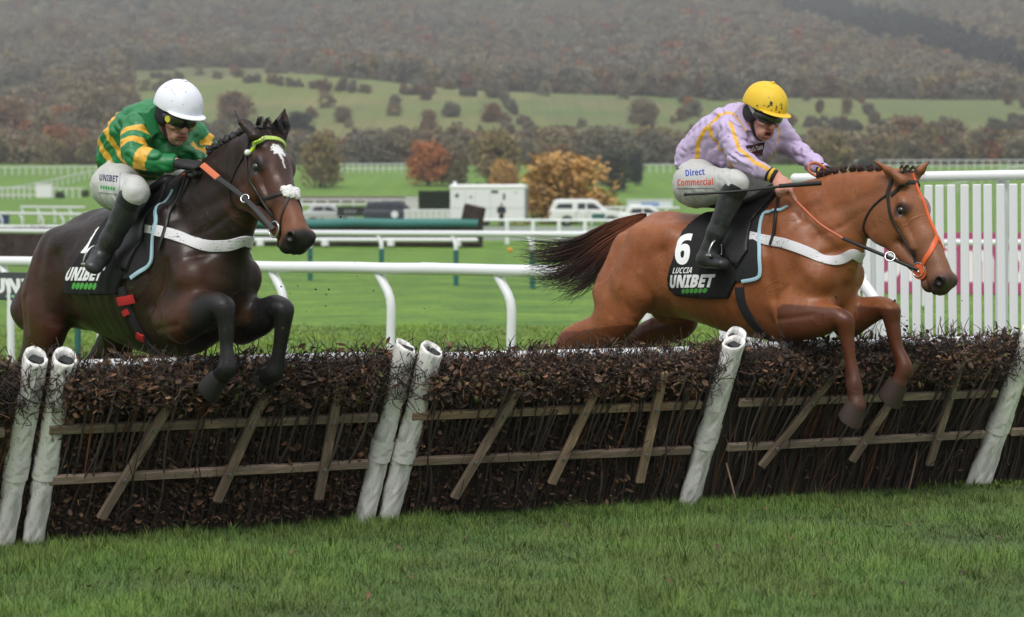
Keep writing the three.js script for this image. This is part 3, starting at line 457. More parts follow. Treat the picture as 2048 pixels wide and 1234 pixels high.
    // unclipped, darker leg coat below a curved clip line
    const fore = x > -0.75 && x < 0.4 && y < 1.24, lim = 1.155 - 0.55 * (x + 0.42) * (x < -0.42 ? -0.9 : 0.1) + 0.004 * m;
    if (fore && (x > -0.47 + 0.02 * n || false) && y < lim && Math.abs(z) > 0.075) c = mixc(c, legCoat, smooth(0, 0.012, Math.min(lim - y, x + 0.475)) * (Math.abs(z) > 0.085 ? 1 : 0.6));
    const hl = 0.985 + 0.03 * n + 0.10 * (x + 1.7); if (x < -1.2 && y < hl) c = mixc(c, mixc(legCoat, [0.17, 0.05, 0.02], clamp(0.5 + n)), smooth(0, 0.012, hl - y));
    if (x > -0.75 && y < 0.86) c = mixc(c, [0.07, 0.026, 0.016], smooth(0.86, 0.72, y) * 0.8);
    if (inHead) {
      c = mixc(c, [0.22, 0.088, 0.042], 0.55);
      if (hx > 0.30) c = mixc(c, [0.16, 0.085, 0.058], 0.45 * smooth(0.3, 0.5, hx + 0.05 * n));
      if (hx > 0.50) c = mixc(c, [0.045, 0.030, 0.028], smooth(0.515, 0.60, hx + 0.04 * n) * 0.9);
      const star = Math.hypot((hx - 0.135) * 0.7, hz + 0.005) + 0.012 * fine; if (hy > -0.06 && star < 0.014) c = mixc(c, [0.6, 0.5, 0.45], 0.75);
      const er = Math.hypot(hx - 0.175, hy + 0.055); if (er < 0.045 && Math.abs(hz) > 0.05) c = mixc(c, [0.05, 0.022, 0.014], smooth(0.045, 0.026, er));
      const nr = Math.hypot(hx - 0.592, hy + 0.036); if (nr < 0.024 && Math.abs(hz) > 0.045) c = [0.012, 0.006, 0.006];
    }
    if (fine > 0.40) c = mixc(c, [0.06, 0.04, 0.028], 0.6); const k = 1 + 0.10 * fine + 0.05 * m; return [c[0] * k, c[1] * k, c[2] * k];
  },
});
const bay = makeHorse({
  label: 'dark bay horse with white star and white noseband leaping the hurdle beside the white posts', frame: new Frame([-1.35, 0, -11.5], 45), shift: [0.12, 0.01], shiftHind: 0.11,
  trunk: [[-1.56, 1.45, 1.12, 0.17, 0.3], [-1.36, 1.615, 1.04, 0.25, 0.3], [-1.14, 1.675, 1.02, 0.27, 0.25], [-0.88, 1.685, 0.965, 0.29, 0.25], [-0.64, 1.72, 0.92, 0.285, 0.4], [-0.42, 1.775, 0.925, 0.255, 0.55], [-0.22, 1.68, 1.00, 0.22, 0.45], [-0.11, 1.50, 1.12, 0.18, 0.3]],
  neck: [[-0.26, 1.50, 0.27, 0.17], [-0.08, 1.70, 0.23, 0.115], [0.07, 1.82, 0.175, 0.09], [0.20, 1.915, 0.13, 0.08]],
  crest: [[-0.47, 1.76, 0.045], [-0.22, 1.875, 0.04], [0.02, 1.965, 0.038], [0.22, 2.005, 0.045]],
  muscle: [
    [[-0.40, 1.58, 0.16], [-0.16, 1.32, 0.165], [0.06, 0.12], [0.08, 0.11]], [[-0.16, 1.32, 0.16], [-0.32, 1.12, 0.185], [0.07, 0.10], [0.07, 0.11]],
    [[-0.11, 1.30, 0.09], [-0.14, 1.14, 0.085], [0.08, 0.08], [0.07, 0.085], 0.03],
    [[-1.27, 1.42, 0.15], [-1.40, 1.20, 0.19], [0.105, 0.17], [0.09, 0.17]], [[-1.46, 1.36, 0.11], [-1.57, 1.13, 0.16], [0.085, 0.10], [0.09, 0.13]],
    [[-1.16, 1.49, 0.17], [-1.33, 1.44, 0.15], [0.06, 0.06], [0.07, 0.08], 0.1],
  ],
  legs: [
    [[362, 640, 0.20, [0.085, 0.12], 0.06], [402, 626, 0.195, [0.068, 0.09], 0.03], [434, 611, 0.18, [0.06, 0.066], 0.03], [446, 617, 0.175, [0.056, 0.058], 0.02], [452, 645, 0.17, [0.04, 0.044], 0.02], [453, 690, 0.17, [0.031, 0.035], 0.02], [456, 720, 0.17, [0.036, 0.040], 0.02], [455, 738, 0.17, [0.047, 0.047], 0.02], [440, 752, 0.17, [0.042, 0.042], 0.02]],
    [[480, 645, -0.16, [0.085, 0.115], 0.05], [525, 632, -0.16, [0.066, 0.088], 0.03], [552, 615, -0.16, [0.058, 0.062], 0.03], [565, 622, -0.16, [0.053, 0.056], 0.02], [566, 650, -0.16, [0.038, 0.042], 0.02], [559, 700, -0.16, [0.030, 0.034], 0.02], [553, 728, -0.16, [0.036, 0.040], 0.02], [548, 744, -0.16, [0.046, 0.046], 0.02], [526, 754, -0.16, [0.042, 0.042], 0.02]],
    [[120, 560, 0.15, [0.10, 0.16], 0.08], [95, 640, 0.20, [0.10, 0.15], 0.06], [82, 690, 0.20, [0.085, 0.12], 0.04], [45, 755, 0.19, [0.048, 0.065], 0.03], [35, 775, 0.19, [0.042, 0.055], 0.02], [10, 870, 0.18, [0.031, 0.036], 0.02], [3, 900, 0.18, [0.045, 0.045], 0.02], [-10, 930, 0.18, [0.04, 0.04], 0.02]],
    [[220, 600, -0.16, [0.10, 0.16], 0.08], [235, 670, -0.2, [0.09, 0.12], 0.05], [218, 700, -0.2, [0.075, 0.10], 0.04], [170, 770, -0.19, [0.045, 0.058], 0.03], [150, 860, -0.18, [0.031, 0.036], 0.02], [145, 885, -0.18, [0.045, 0.045], 0.02], [135, 910, -0.18, [0.04, 0.04], 0.02]],
  ],
  hooves: [
    { c: [440, 750, 0.17], d: [-0.095, -0.065, 0.01], toe: [0.2, -1, 0], r: 0.066 }, { c: [526, 753, -0.16], d: [-0.105, -0.055, 0.01], toe: [0.2, -1, 0], r: 0.066 },
    { c: [-10, 930, 0.18], d: [-0.06, -0.07, 0], toe: [0.3, -1, 0], r: 0.06 }, { c: [135, 910, -0.18], d: [-0.06, -0.07, 0], toe: [0.3, -1, 0], r: 0.06 },
  ],
  head: { poll: [0.27, 2.045, 0.0], nose: [0.61, 1.59, 0.08], yaw: 0.0, roll: 0.0, size: 1.05, ears: [{ tip: [467, 219, 0.10], base: [0.015, -0.02, 0.078], side: [0.5, 0, 1], open: [0.6, 0, 1] }, { tip: [570, 216, -0.09], base: [0.0, -0.02, -0.055], side: [0.5, 0, -1], open: [1, 0, -0.2] }] },
  hoof: [0.020, 0.018, 0.018],
  color(x, y, z, F) {
    const n = wave(x, y, z, 4), m = wave(x + 3, y, z, 18), fine = wave(x, y, z, 90);
    let c = mixc([0.013, 0.0075, 0.006], [0.026, 0.0125, 0.008], clamp(0.5 + n * 1.2));
    const red = [0.095, 0.030, 0.012];
    c = mixc(c, red, 0.75 * smooth(0.42, 0.1, Math.hypot((x + 1.28), (y - 1.12) * 0.9)) * clamp(0.7 + n));           // rusty flank and thigh
    c = mixc(c, red, 0.6 * smooth(0.32, 0.05, Math.hypot((x + 0.18) * 0.9, (y - 1.2) * 0.8)) * clamp(0.75 + n * 1.5)); // breast and forearm
    const h = V(x, y, z).sub(F.hx.poll), hx = h.dot(F.hx.a) / F.hx.sc, hy = h.dot(F.hx.y) / F.hx.sy, hz = h.dot(F.hx.z) / F.hx.sz;
    const inHead = hx > -0.02 && hx < 0.75 && Math.abs(hz) < 0.16 && hy > -0.32 && hy < 0.1;
    if (inHead) {
      c = mixc(c, [0.10, 0.032, 0.016], 0.6 * smooth(0.05, 0.3, hx + 0.1 * n) * (Math.abs(hz) > 0.03 ? 1 : 0.5));
      if (hx > 0.33) c = mixc(c, [0.20, 0.070, 0.030], 0.75 * smooth(0.36, 0.46, hx + 0.03 * n));
      if (hx > 0.48) c = mixc(c, [0.014, 0.012, 0.013], smooth(0.53, 0.575, hx + 0.05 * n - 0.15 * Math.min(0, hy + 0.06)));
      const star = Math.hypot((hx - 0.115) * 0.8, hz - 0.0) - 0.028 + 0.02 * fine, snip = Math.max(Math.abs(hz - 0.003 + (hx - 0.15) * 0.05) - 0.012 * (1 - (hx - 0.1) / 0.13), Math.max(0.1 - hx, hx - 0.225));
      if (hy > -0.07 && Math.min(star, snip + 0.006 * fine) < 0) c = [0.72, 0.70, 0.70];
      const er = Math.hypot(hx - 0.175, hy + 0.055); if (er < 0.05 && Math.abs(hz) > 0.05) c = mixc(c, [0.012, 0.008, 0.007], smooth(0.05, 0.03, er));
      const nr = Math.hypot(hx - 0.592, hy + 0.036); if (nr < 0.024 && Math.abs(hz) > 0.045) c = [0.004, 0.003, 0.003];
    }
    if (x > -0.7) c = mixc(c, [0.013, 0.012, 0.013], smooth(-0.10, 0.02, x + 0.02 * n) * smooth(1.30, 1.22, y) * (Math.abs(z) > 0.09 ? 1 : 0));
    if (x > -0.7) c = mixc(c, [0.013, 0.012, 0.013], smooth(1.12, 1.06, y) * (x > -0.09 ? 1 : 0));
    if (fine > 0.42) c = mixc(c, [0.07, 0.055, 0.04], 0.5); const k = 1 + 0.14 * fine + 0.08 * m; return [c[0] * k, c[1] * k, c[2] * k];
  },
});
// ---------------------------------------------------------------- tack: cloths, saddles, girths, bridles
function polyDist(p, x, y) {
  let d = 1e9, s = 1; for (let i = 0, j = p.length - 1; i < p.length; j = i++) {
    const ex = p[j][0] - p[i][0], ey = p[j][1] - p[i][1], wx = x - p[i][0], wy = y - p[i][1], t = clamp((wx * ex + wy * ey) / (ex * ex + ey * ey || 1e-9)), bx = wx - ex * t, by = wy - ey * t;
    d = Math.min(d, bx * bx + by * by); const a = y >= p[i][1], b = y < p[j][1], c = ex * wy > ey * wx; if ((a && b && c) || (!a && !b && !c)) s = -s;
  } return s * Math.sqrt(d);
}
const surf = (h, px, py, off = 0) => { const d = h.fr.dir(px, py), o = h.fr.eye(); return h.F.hit(o, d, off, 8, 18) || h.fr.L(px, py, 0.25); };
// a strap lying on a field along points, with width and thickness
function strap(F, pts, width, th, o = {}) {
  const c = new THREE.CatmullRomCurve3(pts, !!o.closed, 'centripetal'), n = o.seg || Math.max(8, Math.round(c.getLength() / 0.02)), P = [], pos = [], ind = [];
  for (let i = 0; i <= n; i++) { let p = c.getPointAt(i / n); if (F && o.snap !== false) p = F.snap(p, o.off ?? 0.002); P.push(p); }
  for (let it = 0; it < (o.smooth ?? 1); it++) for (let i = 1; i < n; i++) P[i] = P[i].clone().multiplyScalar(2).add(P[i - 1]).add(P[i + 1]).multiplyScalar(0.25);
  const K = 6;
  for (let i = 0; i <= n; i++) {
    const t = P[Math.min(n, i + 1)].clone().sub(P[Math.max(0, i - 1)]).normalize(); let nn = o.normal ? o.normal(P[i]) : F ? F.grad(P[i]) : V(0, 1, 0); nn.addScaledVector(t, -nn.dot(t)).normalize(); const b = nn.clone().cross(t).normalize(), w = (typeof width === 'function' ? width(i / n) : width) / 2;
    let e1 = P[i].clone().addScaledVector(b, w), e2 = P[i].clone().addScaledVector(b, -w); if (F && o.snap !== false && w > 0.008) { e1 = F.snap(e1, o.off ?? 0.002); e2 = F.snap(e2, o.off ?? 0.002); }
    const m1 = e1.clone().lerp(e2, 0.2), m2 = e1.clone().lerp(e2, 0.8), mid = P[i];
    for (const [q, u] of [[e1, -0.004], [e1, th * 0.7], [m1, th], [m2, th], [e2, th * 0.7], [e2, -0.004]]) pos.push(...q.clone().addScaledVector(nn, u).toArray());
  }
  for (let i = 0; i < n; i++) for (let k = 0; k < K; k++) { const a = i * K + k, b = i * K + (k + 1) % K; ind.push(a, b, a + K, b, b + K, a + K); }
  ind.push(0, 1, 2, 0, 2, 3, 0, 3, 4, 0, 4, 5); const z = n * K; ind.push(z, z + 2, z + 1, z, z + 3, z + 2, z, z + 4, z + 3, z, z + 5, z + 4);
  const g = new THREE.BufferGeometry(); g.setAttribute('position', new THREE.Float32BufferAttribute(pos, 3)); g.setIndex(ind); g.computeVertexNormals(); return toCreasedNormals(g, 0.7);
}
const leather = phys({ color: [0.012, 0.011, 0.011], roughness: 0.5 }), clothBlack = std({ color: [0.012, 0.012, 0.013], roughness: 0.85 }), steel = phys({ color: [0.6, 0.6, 0.6], metalness: 1, roughness: 0.22 });
const skyBlue = std({ color: [0.40, 0.60, 0.70], roughness: 0.8 }), orangeRubber = phys({ color: [0.75, 0.13, 0.035], roughness: 0.5 }), padDark = std({ color: [0.017, 0.017, 0.019], roughness: 0.95 });
function muddyWhite(s) {                                                  // white webbing spotted with mud
  const t = noiseTex((u, v) => { const a = fbm(u * 150 + s, v * 150, 0, 2), b = noise(u * 6 + s, v * 6, 2), m = a > 0.50 - 0.30 * b * (b > 0 ? 1 : 0.2) ? 1 : 0; return m ? [0.12, 0.11, 0.10] : [0.86, 0.85, 0.87]; }, 512, 512, true); return t;
}
function uvBy(g, fn) { const p = g.attributes.position, u = new Float32Array(p.count * 2); for (let i = 0; i < p.count; i++) { const r = fn(p.getX(i), p.getY(i), p.getZ(i)); u[2 * i] = r[0]; u[2 * i + 1] = r[1]; } g.setAttribute('uv', new THREE.BufferAttribute(u, 2)); return g; }
// text drawn on a cloth: every item sits on a parallelogram given by three corners (top left, top right, bottom left) in metres on the horse's side
function printed(box, w, h, bg, items) {
  const c = document.createElement('canvas'); c.width = w; c.height = h; const x = c.getContext('2d'); x.fillStyle = bg; x.fillRect(0, 0, w, h);
  const X = p => (p[0] - box[0]) / (box[1] - box[0]) * w, Y = p => (box[3] - p[1]) / (box[3] - box[2]) * h;
  for (const it of items) {
    const [a, b, d] = it.q; x.save(); x.setTransform((X(b) - X(a)) / 100, (Y(b) - Y(a)) / 100, (X(d) - X(a)) / 100, (Y(d) - Y(a)) / 100, X(a), Y(a)); x.fillStyle = it.fill;
    if (it.dots) for (let i = 0; i < it.dots; i++) { x.beginPath(); x.ellipse((i + 0.5) * 100 / it.dots, 50, 46 / it.dots, 46, 0, 0, 7); x.fill(); }
    else { x.font = `bold 100px ${it.font || 'sans-serif'}`; const m = x.measureText(it.text), up = m.actualBoundingBoxAscent, dn = m.actualBoundingBoxDescent; x.scale(100 / m.width, 100 / (up + dn)); x.fillText(it.text, 0, up); if (it.heavy) { x.lineWidth = it.heavy; x.strokeStyle = it.fill; x.strokeText(it.text, 0, up); } }
    x.restore();
  }
  const t = new THREE.CanvasTexture(c); t.colorSpace = THREE.SRGBColorSpace; t.flipY = true; return t;
}
function saddleCloth(h, label, o) {
  const g = thing('saddle_cloth', label, 'saddle cloth', [h.fr.o.x, 0, h.fr.o.z], h.fr.turn), side = (a) => { const p = surf(h, ...a); return [p.x, p.y]; };
  const over = (poly) => { const q = poly.map(side); return q; };
  const pc = over(o.cloth), pp = over(o.pad), topY = Math.max(...pc.map(p => p[1])) + 0.02; for (const q of [pc, pp]) { q[0][1] += 0.4; q[q.length - 1][1] += 0.4; q[0][0] += 0.02; }
  const shell = (poly, t, extra) => (d, x, y, z) => Math.max(d - t - (extra ? extra(x, y, z) : 0), -(d + 0.012), polyDist(poly, x, y));
  const bnd = (q) => { const xs = q.map(p => p[0]), ys = q.map(p => p[1]); return [V(Math.min(...xs) - 0.03, Math.min(...ys) - 0.03, -0.45), V(Math.max(...xs) + 0.03, 1.95, 0.45)]; };
  const pad = h.F.mesh(0.008, { bounds: bnd(pp), fn: shell(pp, 0.012), slack: 2.2, ne: 0.004 }); part('pad', toCreasedNormals(pad, 0.8), padDark, g);
  const fold = (x, y, z) => 0.004 * noise(x * 14 + y * 6, y * 5, z > 0 ? 1 : 9);
  const xs = pc.map(p => p[0]), ys = pc.map(p => p[1]), box = [Math.min(...xs), Math.max(...xs), Math.min(...ys), topY];
  const tex = printed(box, 768, 1000, '#0b0b0c', o.items.map(it => ({ ...it, q: it.q.map(side) })));
  const cl = h.F.mesh(0.008, { bounds: bnd(pc), fn: shell(pc, 0.019, fold), slack: 2.2, ne: 0.004 });
  const cg = toCreasedNormals(cl, 0.8); uvBy(cg, (x, y, z) => z > 0 && y < box[3] ? [(x - box[0]) / (box[1] - box[0]), (y - box[2]) / (box[3] - box[2])] : [0.005, 0.005]);
  part('number_cloth', cg, std({ map: tex, roughness: 0.8 }), g);
  // light blue binding along the pad's free edge, on both sides
  const edge = o.trim.map(a => surf(h, ...a, 0.008));
  for (const s of [1, -1]) part('binding', strap(h.F, edge.map(p => V(p.x, p.y, p.z * s)), 0.020, 0.006, { off: 0.011, smooth: 0 }), skyBlue, g);
  return g;
}
saddleCloth(chestnut, 'black number cloth with white 6 and pale blue edged pad on chestnut horse', {
  cloth: [[1420, 428], [1385, 445], [1367, 466], [1348, 519], [1337, 556], [1340, 580], [1354, 592], [1410, 598], [1457, 597], [1475, 560], [1490, 450], [1500, 410]],
  pad: [[1420, 440], [1440, 560], [1462, 566], [1484, 563], [1520, 556], [1520, 510], [1518, 462], [1527, 425], [1549, 382]],
  trim: [[1556, 374], [1543, 393], [1527, 428], [1519, 462], [1519, 510], [1519, 552], [1512, 557], [1484, 563]],
  items: [{ text: '6', fill: '#f2f2f2', q: [[1358, 468], [1393, 468], [1352, 527]], heavy: 5 }, { text: 'LUCCIA', fill: '#f2f2f2', q: [[1351, 535], [1391, 534], [1348, 547]] }, { text: 'UNIBET', fill: '#f2f2f2', q: [[1344, 551], [1434, 549], [1341, 575]], heavy: 7 }, { dots: 6, fill: '#4f9a48', q: [[1368, 577], [1421, 575], [1367, 588]] }],
});
saddleCloth(bay, 'black number cloth with white 1 and pale blue edged pad on dark bay horse', {
  cloth: [[222, 440], [205, 452], [178, 490], [152, 525], [134, 558], [127, 580], [134, 588], [180, 590], [236, 590], [252, 550], [262, 470], [270, 430]],
  pad: [[230, 440], [232, 552], [245, 560], [262, 557], [301, 528], [304, 490], [308, 455], [322, 420], [345, 382]],
  trim: [[346, 380], [330, 405], [312, 445], [305, 480], [303, 520], [300, 528], [280, 543], [262, 556]],
  items: [{ text: '1', fill: '#f2f2f2', q: [[183, 457], [208, 457], [158, 502]], heavy: 12 }, { text: 'UNIBET', fill: '#f2f2f2', q: [[143, 535], [217, 535], [135, 560]], heavy: 7 }, { dots: 6, fill: '#52b04d', q: [[152, 564], [201, 565], [149, 579]] }],
});
stage('cloths');
function onSides(h, pts, off = 0.01) { return pts.map(a => a.length > 3 ? V(a[0], a[1], a[2]) : surf(h, a[0], a[1], off)); }
function saddle(h, label, o) {
  const g = thing('saddle', label, 'saddle', [h.fr.o.x, 0, h.fr.o.z], h.fr.turn), F = h.F, S = new Field();
  const [x0, x1] = o.span, topAt = x => { const p = F.hit(V(x, 2.3, 0), V(0, -1, 0), 0, 0, 1.2); return p ? p.y : 1.7; };
  // seat: low pommel and cantle on the back
  S.limb([V(x0, topAt(x0) + 0.065, 0), V((x0 + x1) / 2, topAt((x0 + x1) / 2) + 0.035, 0), V(x1, topAt(x1) + 0.05, 0)], [[0.13, 0.03], [0.09, 0.025], [0.05, 0.04]], { k: 0.02 });
  part('seat', S.mesh(0.008), leather, g);
  const poly = o.flap.map(a => { const p = surf(h, ...a); return [p.x, p.y]; });
  poly[0][1] += 0.15; poly[poly.length - 1][1] += 0.15;
  const xs = poly.map(p => p[0]), ys = poly.map(p => p[1]);
  part('flap', toCreasedNormals(F.mesh(0.008, { bounds: [V(Math.min(...xs) - 0.03, Math.min(...ys) - 0.03, -0.45), V(Math.max(...xs) + 0.03, 2.0, 0.45)], fn: (d, x, y, z) => Math.max(d - 0.032 - 0.006 * noise(x * 11, y * 7, z), -(d + 0.0), polyDist(poly, x, y)), slack: 2.2, ne: 0.004 }), 0.8), leather, g);
  // girth round the belly
  const gp = o.girth.map(a => surf(h, ...a, 0.01)), low = gp[gp.length - 1], up = gp[0];
  const loop = [...gp, V(low.x + 0.03, low.y - 0.1, 0.03), V(low.x + 0.03, low.y - 0.1, -0.03), ...gp.map(p => V(p.x, p.y, -p.z)).reverse()];
  part('girth', strap(F, loop, 0.055, 0.008, { off: 0.004 }), padDark, g);
  for (const b of o.marks || []) part('girth_sleeve', strap(F, b.map(a => surf(h, ...a, 0.02)), 0.045, 0.006, { off: 0.014, seg: 4, smooth: 0 }), std({ color: [0.5, 0.02, 0.02] }), g);
  return g;
}
saddle(chestnut, 'black racing saddle and girth under the rider in lilac silks', { span: [-1.02, -0.66], flap: [[1452, 420], [1450, 470], [1462, 515], [1478, 535], [1500, 500], [1508, 440], [1530, 395]], girth: [[1478, 575], [1482, 605], [1500, 640], [1525, 670]] });
saddle(bay, 'black racing saddle with red girth sleeves under the rider in green and yellow silks', { span: [-0.90, -0.56], flap: [[245, 430], [240, 490], [248, 530], [262, 540], [285, 490], [296, 440], [325, 395]], girth: [[240, 575], [248, 605], [262, 640], [285, 682]], marks: [[[234, 604], [248, 602], [265, 598]], [[246, 621], [251, 632]], [[271, 672], [279, 677], [287, 680]]] });
function breastGirth(h, label, pts, back, mud) {
  const g = thing('breast_girth', label, 'breast girth', [h.fr.o.x, 0, h.fr.o.z], h.fr.turn), F = h.F, near = pts.map(a => surf(h, ...a, 0.01));
  const last = near[near.length - 1], far = near.slice(0, -1).map(p => V(p.x, p.y, -Math.abs(p.z))).reverse(), front = last.clone();
  const all = [...near, ...(back || []).map(a => V(...a)), ...far];
  const s = strap(F, all, 0.055, 0.007, { off: 0.006, seg: 90 }); const t = muddyWhite(mud);
  // mud from the flying turf lies thickest across the breast
  let L = 0; uvBy(s, (x, y, z) => [x * 1.7 + z * 1.3, y * 1.7]); part('webbing', s, std({ map: t, roughness: 0.85 }), g);
  return g;
}
breastGirth(chestnut, 'white elastic breast girth with mud spots across chestnut horse chest', [[1488, 468], [1525, 478], [1570, 487], [1615, 503], [1655, 519], [1685, 518], [1705, 508]], [[-0.17, 1.43, -0.05], [-0.22, 1.44, -0.15]], 3);
breastGirth(bay, 'white elastic breast girth with mud spots across dark bay horse chest', [[277, 454], [310, 460], [345, 468], [385, 483], [425, 493], [465, 490], [492, 482]], [[-0.08, 1.52, -0.08], [-0.15, 1.5, -0.18]], 8);
// straps and buckles that hang from the neck to the breast girth
function neckStrap(h, label, pts) {
  const g = thing('neck_strap', label, 'strap', [h.fr.o.x, 0, h.fr.o.z], h.fr.turn), near = pts.map(a => surf(h, ...a, 0.012)), p0 = near[0];
  part('leather_strap', strap(h.F, [...near.slice().reverse(), V(p0.x + 0.01, p0.y + 0.12, 0), ...near.map(p => V(p.x, p.y, -p.z))], 0.018, 0.005, { off: 0.014 }), leather, g);
  return g;
}
neckStrap(chestnut, 'thin black neck strap hanging to the girth on chestnut horse', [[1556, 395], [1551, 430], [1548, 460], [1540, 490]]);
neckStrap(bay, 'thin black neck strap hanging to the girth on dark bay horse', [[360, 385], [335, 430], [328, 465], [318, 500]]);
function ring(c, n, r, t = 0.004) { return new THREE.TorusGeometry(r, t, 8, 28).applyQuaternion(new THREE.Quaternion().setFromUnitVectors(V(0, 0, 1), n.clone().normalize())).translate(...c.toArray()); }
function bridle(h, label, o) {
  const g = thing('bridle', label, 'bridle', [h.fr.o.x, 0, h.fr.o.z], h.fr.turn), F = h.F, H = F.H, hs = (a) => a.map(p => F.snap(H(...p), 0.004)), both = (a) => [...a, ...a.slice(0, -1).reverse().map(p => [p[0], p[1], -p[2]])];
  const bs = (name, pts, w, m = leather, th = 0.005) => part(name, strap(F, hs(pts), w, th, { off: 0.003 }), m, g);
  bs('headpiece', both([[0.06, -0.09, 0.09], [0.0, -0.04, 0.07], [-0.02, -0.01, 0.0]]), 0.022);
  bs('browband', both([[0.075, -0.075, 0.095], [0.06, -0.02, 0.085], [0.055, 0.02, 0.04], [0.055, 0.03, 0]]), 0.020, o.brow || leather, 0.006);
  for (const s of [1, -1]) {
    bs('cheekpiece', [[0.06, -0.09, s * 0.09], [0.2, -0.12, s * 0.1], [0.33, -0.12, s * 0.08], [0.455, -0.115, s * 0.055]], 0.016);
    bs('throat_lash', [[0.06, -0.09, s * 0.09], [0.07, -0.18, s * 0.085], [0.12, -0.26, s * 0.06], [0.17, -0.29, s * 0.01]], 0.011);
    const c = F.snap(H(0.475, -0.112, s * 0.055), 0.012), n = F.grad(c); part('bit_ring', ring(c, n, 0.038), steel, g); if (s > 0) g.userData.bit = c;
  }
  if (o.cross) {                                                          // rubber strip down the face, forked to the bit
    bs('face_strip', [[-0.01, 0.02, 0], [0.1, 0.03, 0], [0.25, 0.02, 0], [0.37, 0.02, 0.004]], 0.016, orangeRubber, 0.006);
    for (const s of [1, -1]) { bs('noseband_fork', [[0.365, 0.02, s * 0.003], [0.42, -0.02, s * 0.05], [0.475, -0.105, s * 0.06]], 0.026, orangeRubber, 0.006); const c = F.snap(H(0.485, -0.112, s * 0.055), 0.008), n = F.grad(c); part('bit_guard', new THREE.CylinderGeometry(0.042, 0.044, 0.008, 28).applyQuaternion(new THREE.Quaternion().setFromUnitVectors(V(0, 1, 0), n)).translate(...c.toArray()), orangeRubber, g); part('bit_end', new THREE.SphereGeometry(0.009, 12, 10).translate(...c.clone().addScaledVector(n, 0.012).toArray()), steel, g); }
  } else {
    bs('noseband', both([[0.30, -0.22, 0.0], [0.30, -0.15, 0.07], [0.34, -0.06, 0.065], [0.365, 0.01, 0.03], [0.365, 0.02, 0]]), 0.016);
    for (const s of [1, -1]) bs('noseband_strap', [[0.37, 0.02, s * 0.01], [0.42, -0.02, s * 0.05], [0.50, -0.10, s * 0.06], [0.535, -0.15, s * 0.02]], 0.011);
    // sheepskin puff over the nose
    const W = new Field(); for (let i = 0; i < 60; i++) { const s = rr(-0.062, 0.062), p = F.snap(H(0.362 + rr(-0.022, 0.022), 0.02, s), 0.0); W.blob(p, rr(0.010, 0.02), rr(0.010, 0.02), rr(0.010, 0.02), { k: 0.006 }); }
    W.post = (d, x, y, z) => d + 0.003 * noise(x * 170, y * 170, z * 170);
    part('sheepskin', W.mesh(0.0035), std({ color: [0.74, 0.73, 0.72], roughness: 1 }), g);
    bs('sheepskin_strap', [[0.36, 0.06, 0.03], [0.36, 0.065, 0], [0.365, 0.055, -0.035]].map(p => [p[0] - 0.012, p[1], p[2]]), 0.012);
  }
  if (o.fuzz) for (const s of [1, -1]) part('browband_tuft', new THREE.IcosahedronGeometry(0.016, 2).translate(...F.snap(H(0.075, -0.072, s * 0.098), 0.012).toArray()), std({ color: [0.8, 0.8, 0.75] }), g);
  g.userData.bitAt = null; return g;
}
const limeBand = (() => { const t = noiseTex((u) => (u * 26) % 1 < 0.55 ? [0.70, 0.85, 0.12] : [0.85, 0.9, 0.68], 256, 8, true); return std({ map: t, roughness: 0.7 }); })();
const bridleA = bridle(chestnut, 'black bridle with bright orange rubber strip on chestnut horse head', { cross: true });
const bridleB = bridle(bay, 'dark bridle with lime browband and white sheepskin noseband on bay horse', { brow: limeBand, fuzz: true });
for (const b of [bridleA, bridleB]) { b.userData = { label: b.userData.label, category: b.userData.category }; b.traverse(m => { if (m.name === 'browband') uvBy(m.geometry, (x, y, z) => [z * 2.6 + x * 0.9, y]); }); }
// plaited manes, forelocks and tails
const hairDark = phys({ color: [0.010, 0.008, 0.008], roughness: 0.55 }), hairRed = phys({ color: [0.10, 0.030, 0.014], roughness: 0.55 });
function plait(h, pts, r, mat) {
  for (const a of pts) { const p = h.F.hit(h.fr.L(a[0], a[1] - 40, 0), V(0, -1, 0), 0, 0, 0.6) || h.fr.L(a[0], a[1], 0), W = new Field();
    for (let i = 0; i < 5; i++) W.blob(p.clone().add(V(rr(-0.008, 0.008), r * 0.35 + i * r * 0.22, rr(-0.006, 0.006) + 0.008)), r * rr(0.7, 0.95), r * rr(0.65, 0.9), r * rr(0.5, 0.7), { k: 0.005 });
    W.bone(p.clone(), p.clone().add(V(-0.02, -0.05, 0.045)), r * 0.5, r * 0.2, { k: 0.01 });
    W.post = (d, x, y, z) => d + 0.0022 * Math.sin(x * 420 + y * 300) + 0.002 * noise(x * 160, y * 160, z * 160);
    part('mane_plait', W.mesh(0.004), mat, h.g); }
}
plait(chestnut, [[1640, 358], [1656, 356], [1672, 354], [1689, 352], [1706, 351], [1723, 351], [1741, 350], [1759, 350]], 0.021, std({ color: [0.035, 0.012, 0.009], roughness: 0.8 }));
plait(bay, [[424, 312], [434, 305], [446, 298], [458, 291], [469, 284], [480, 279], [494, 272]], 0.021, hairDark);
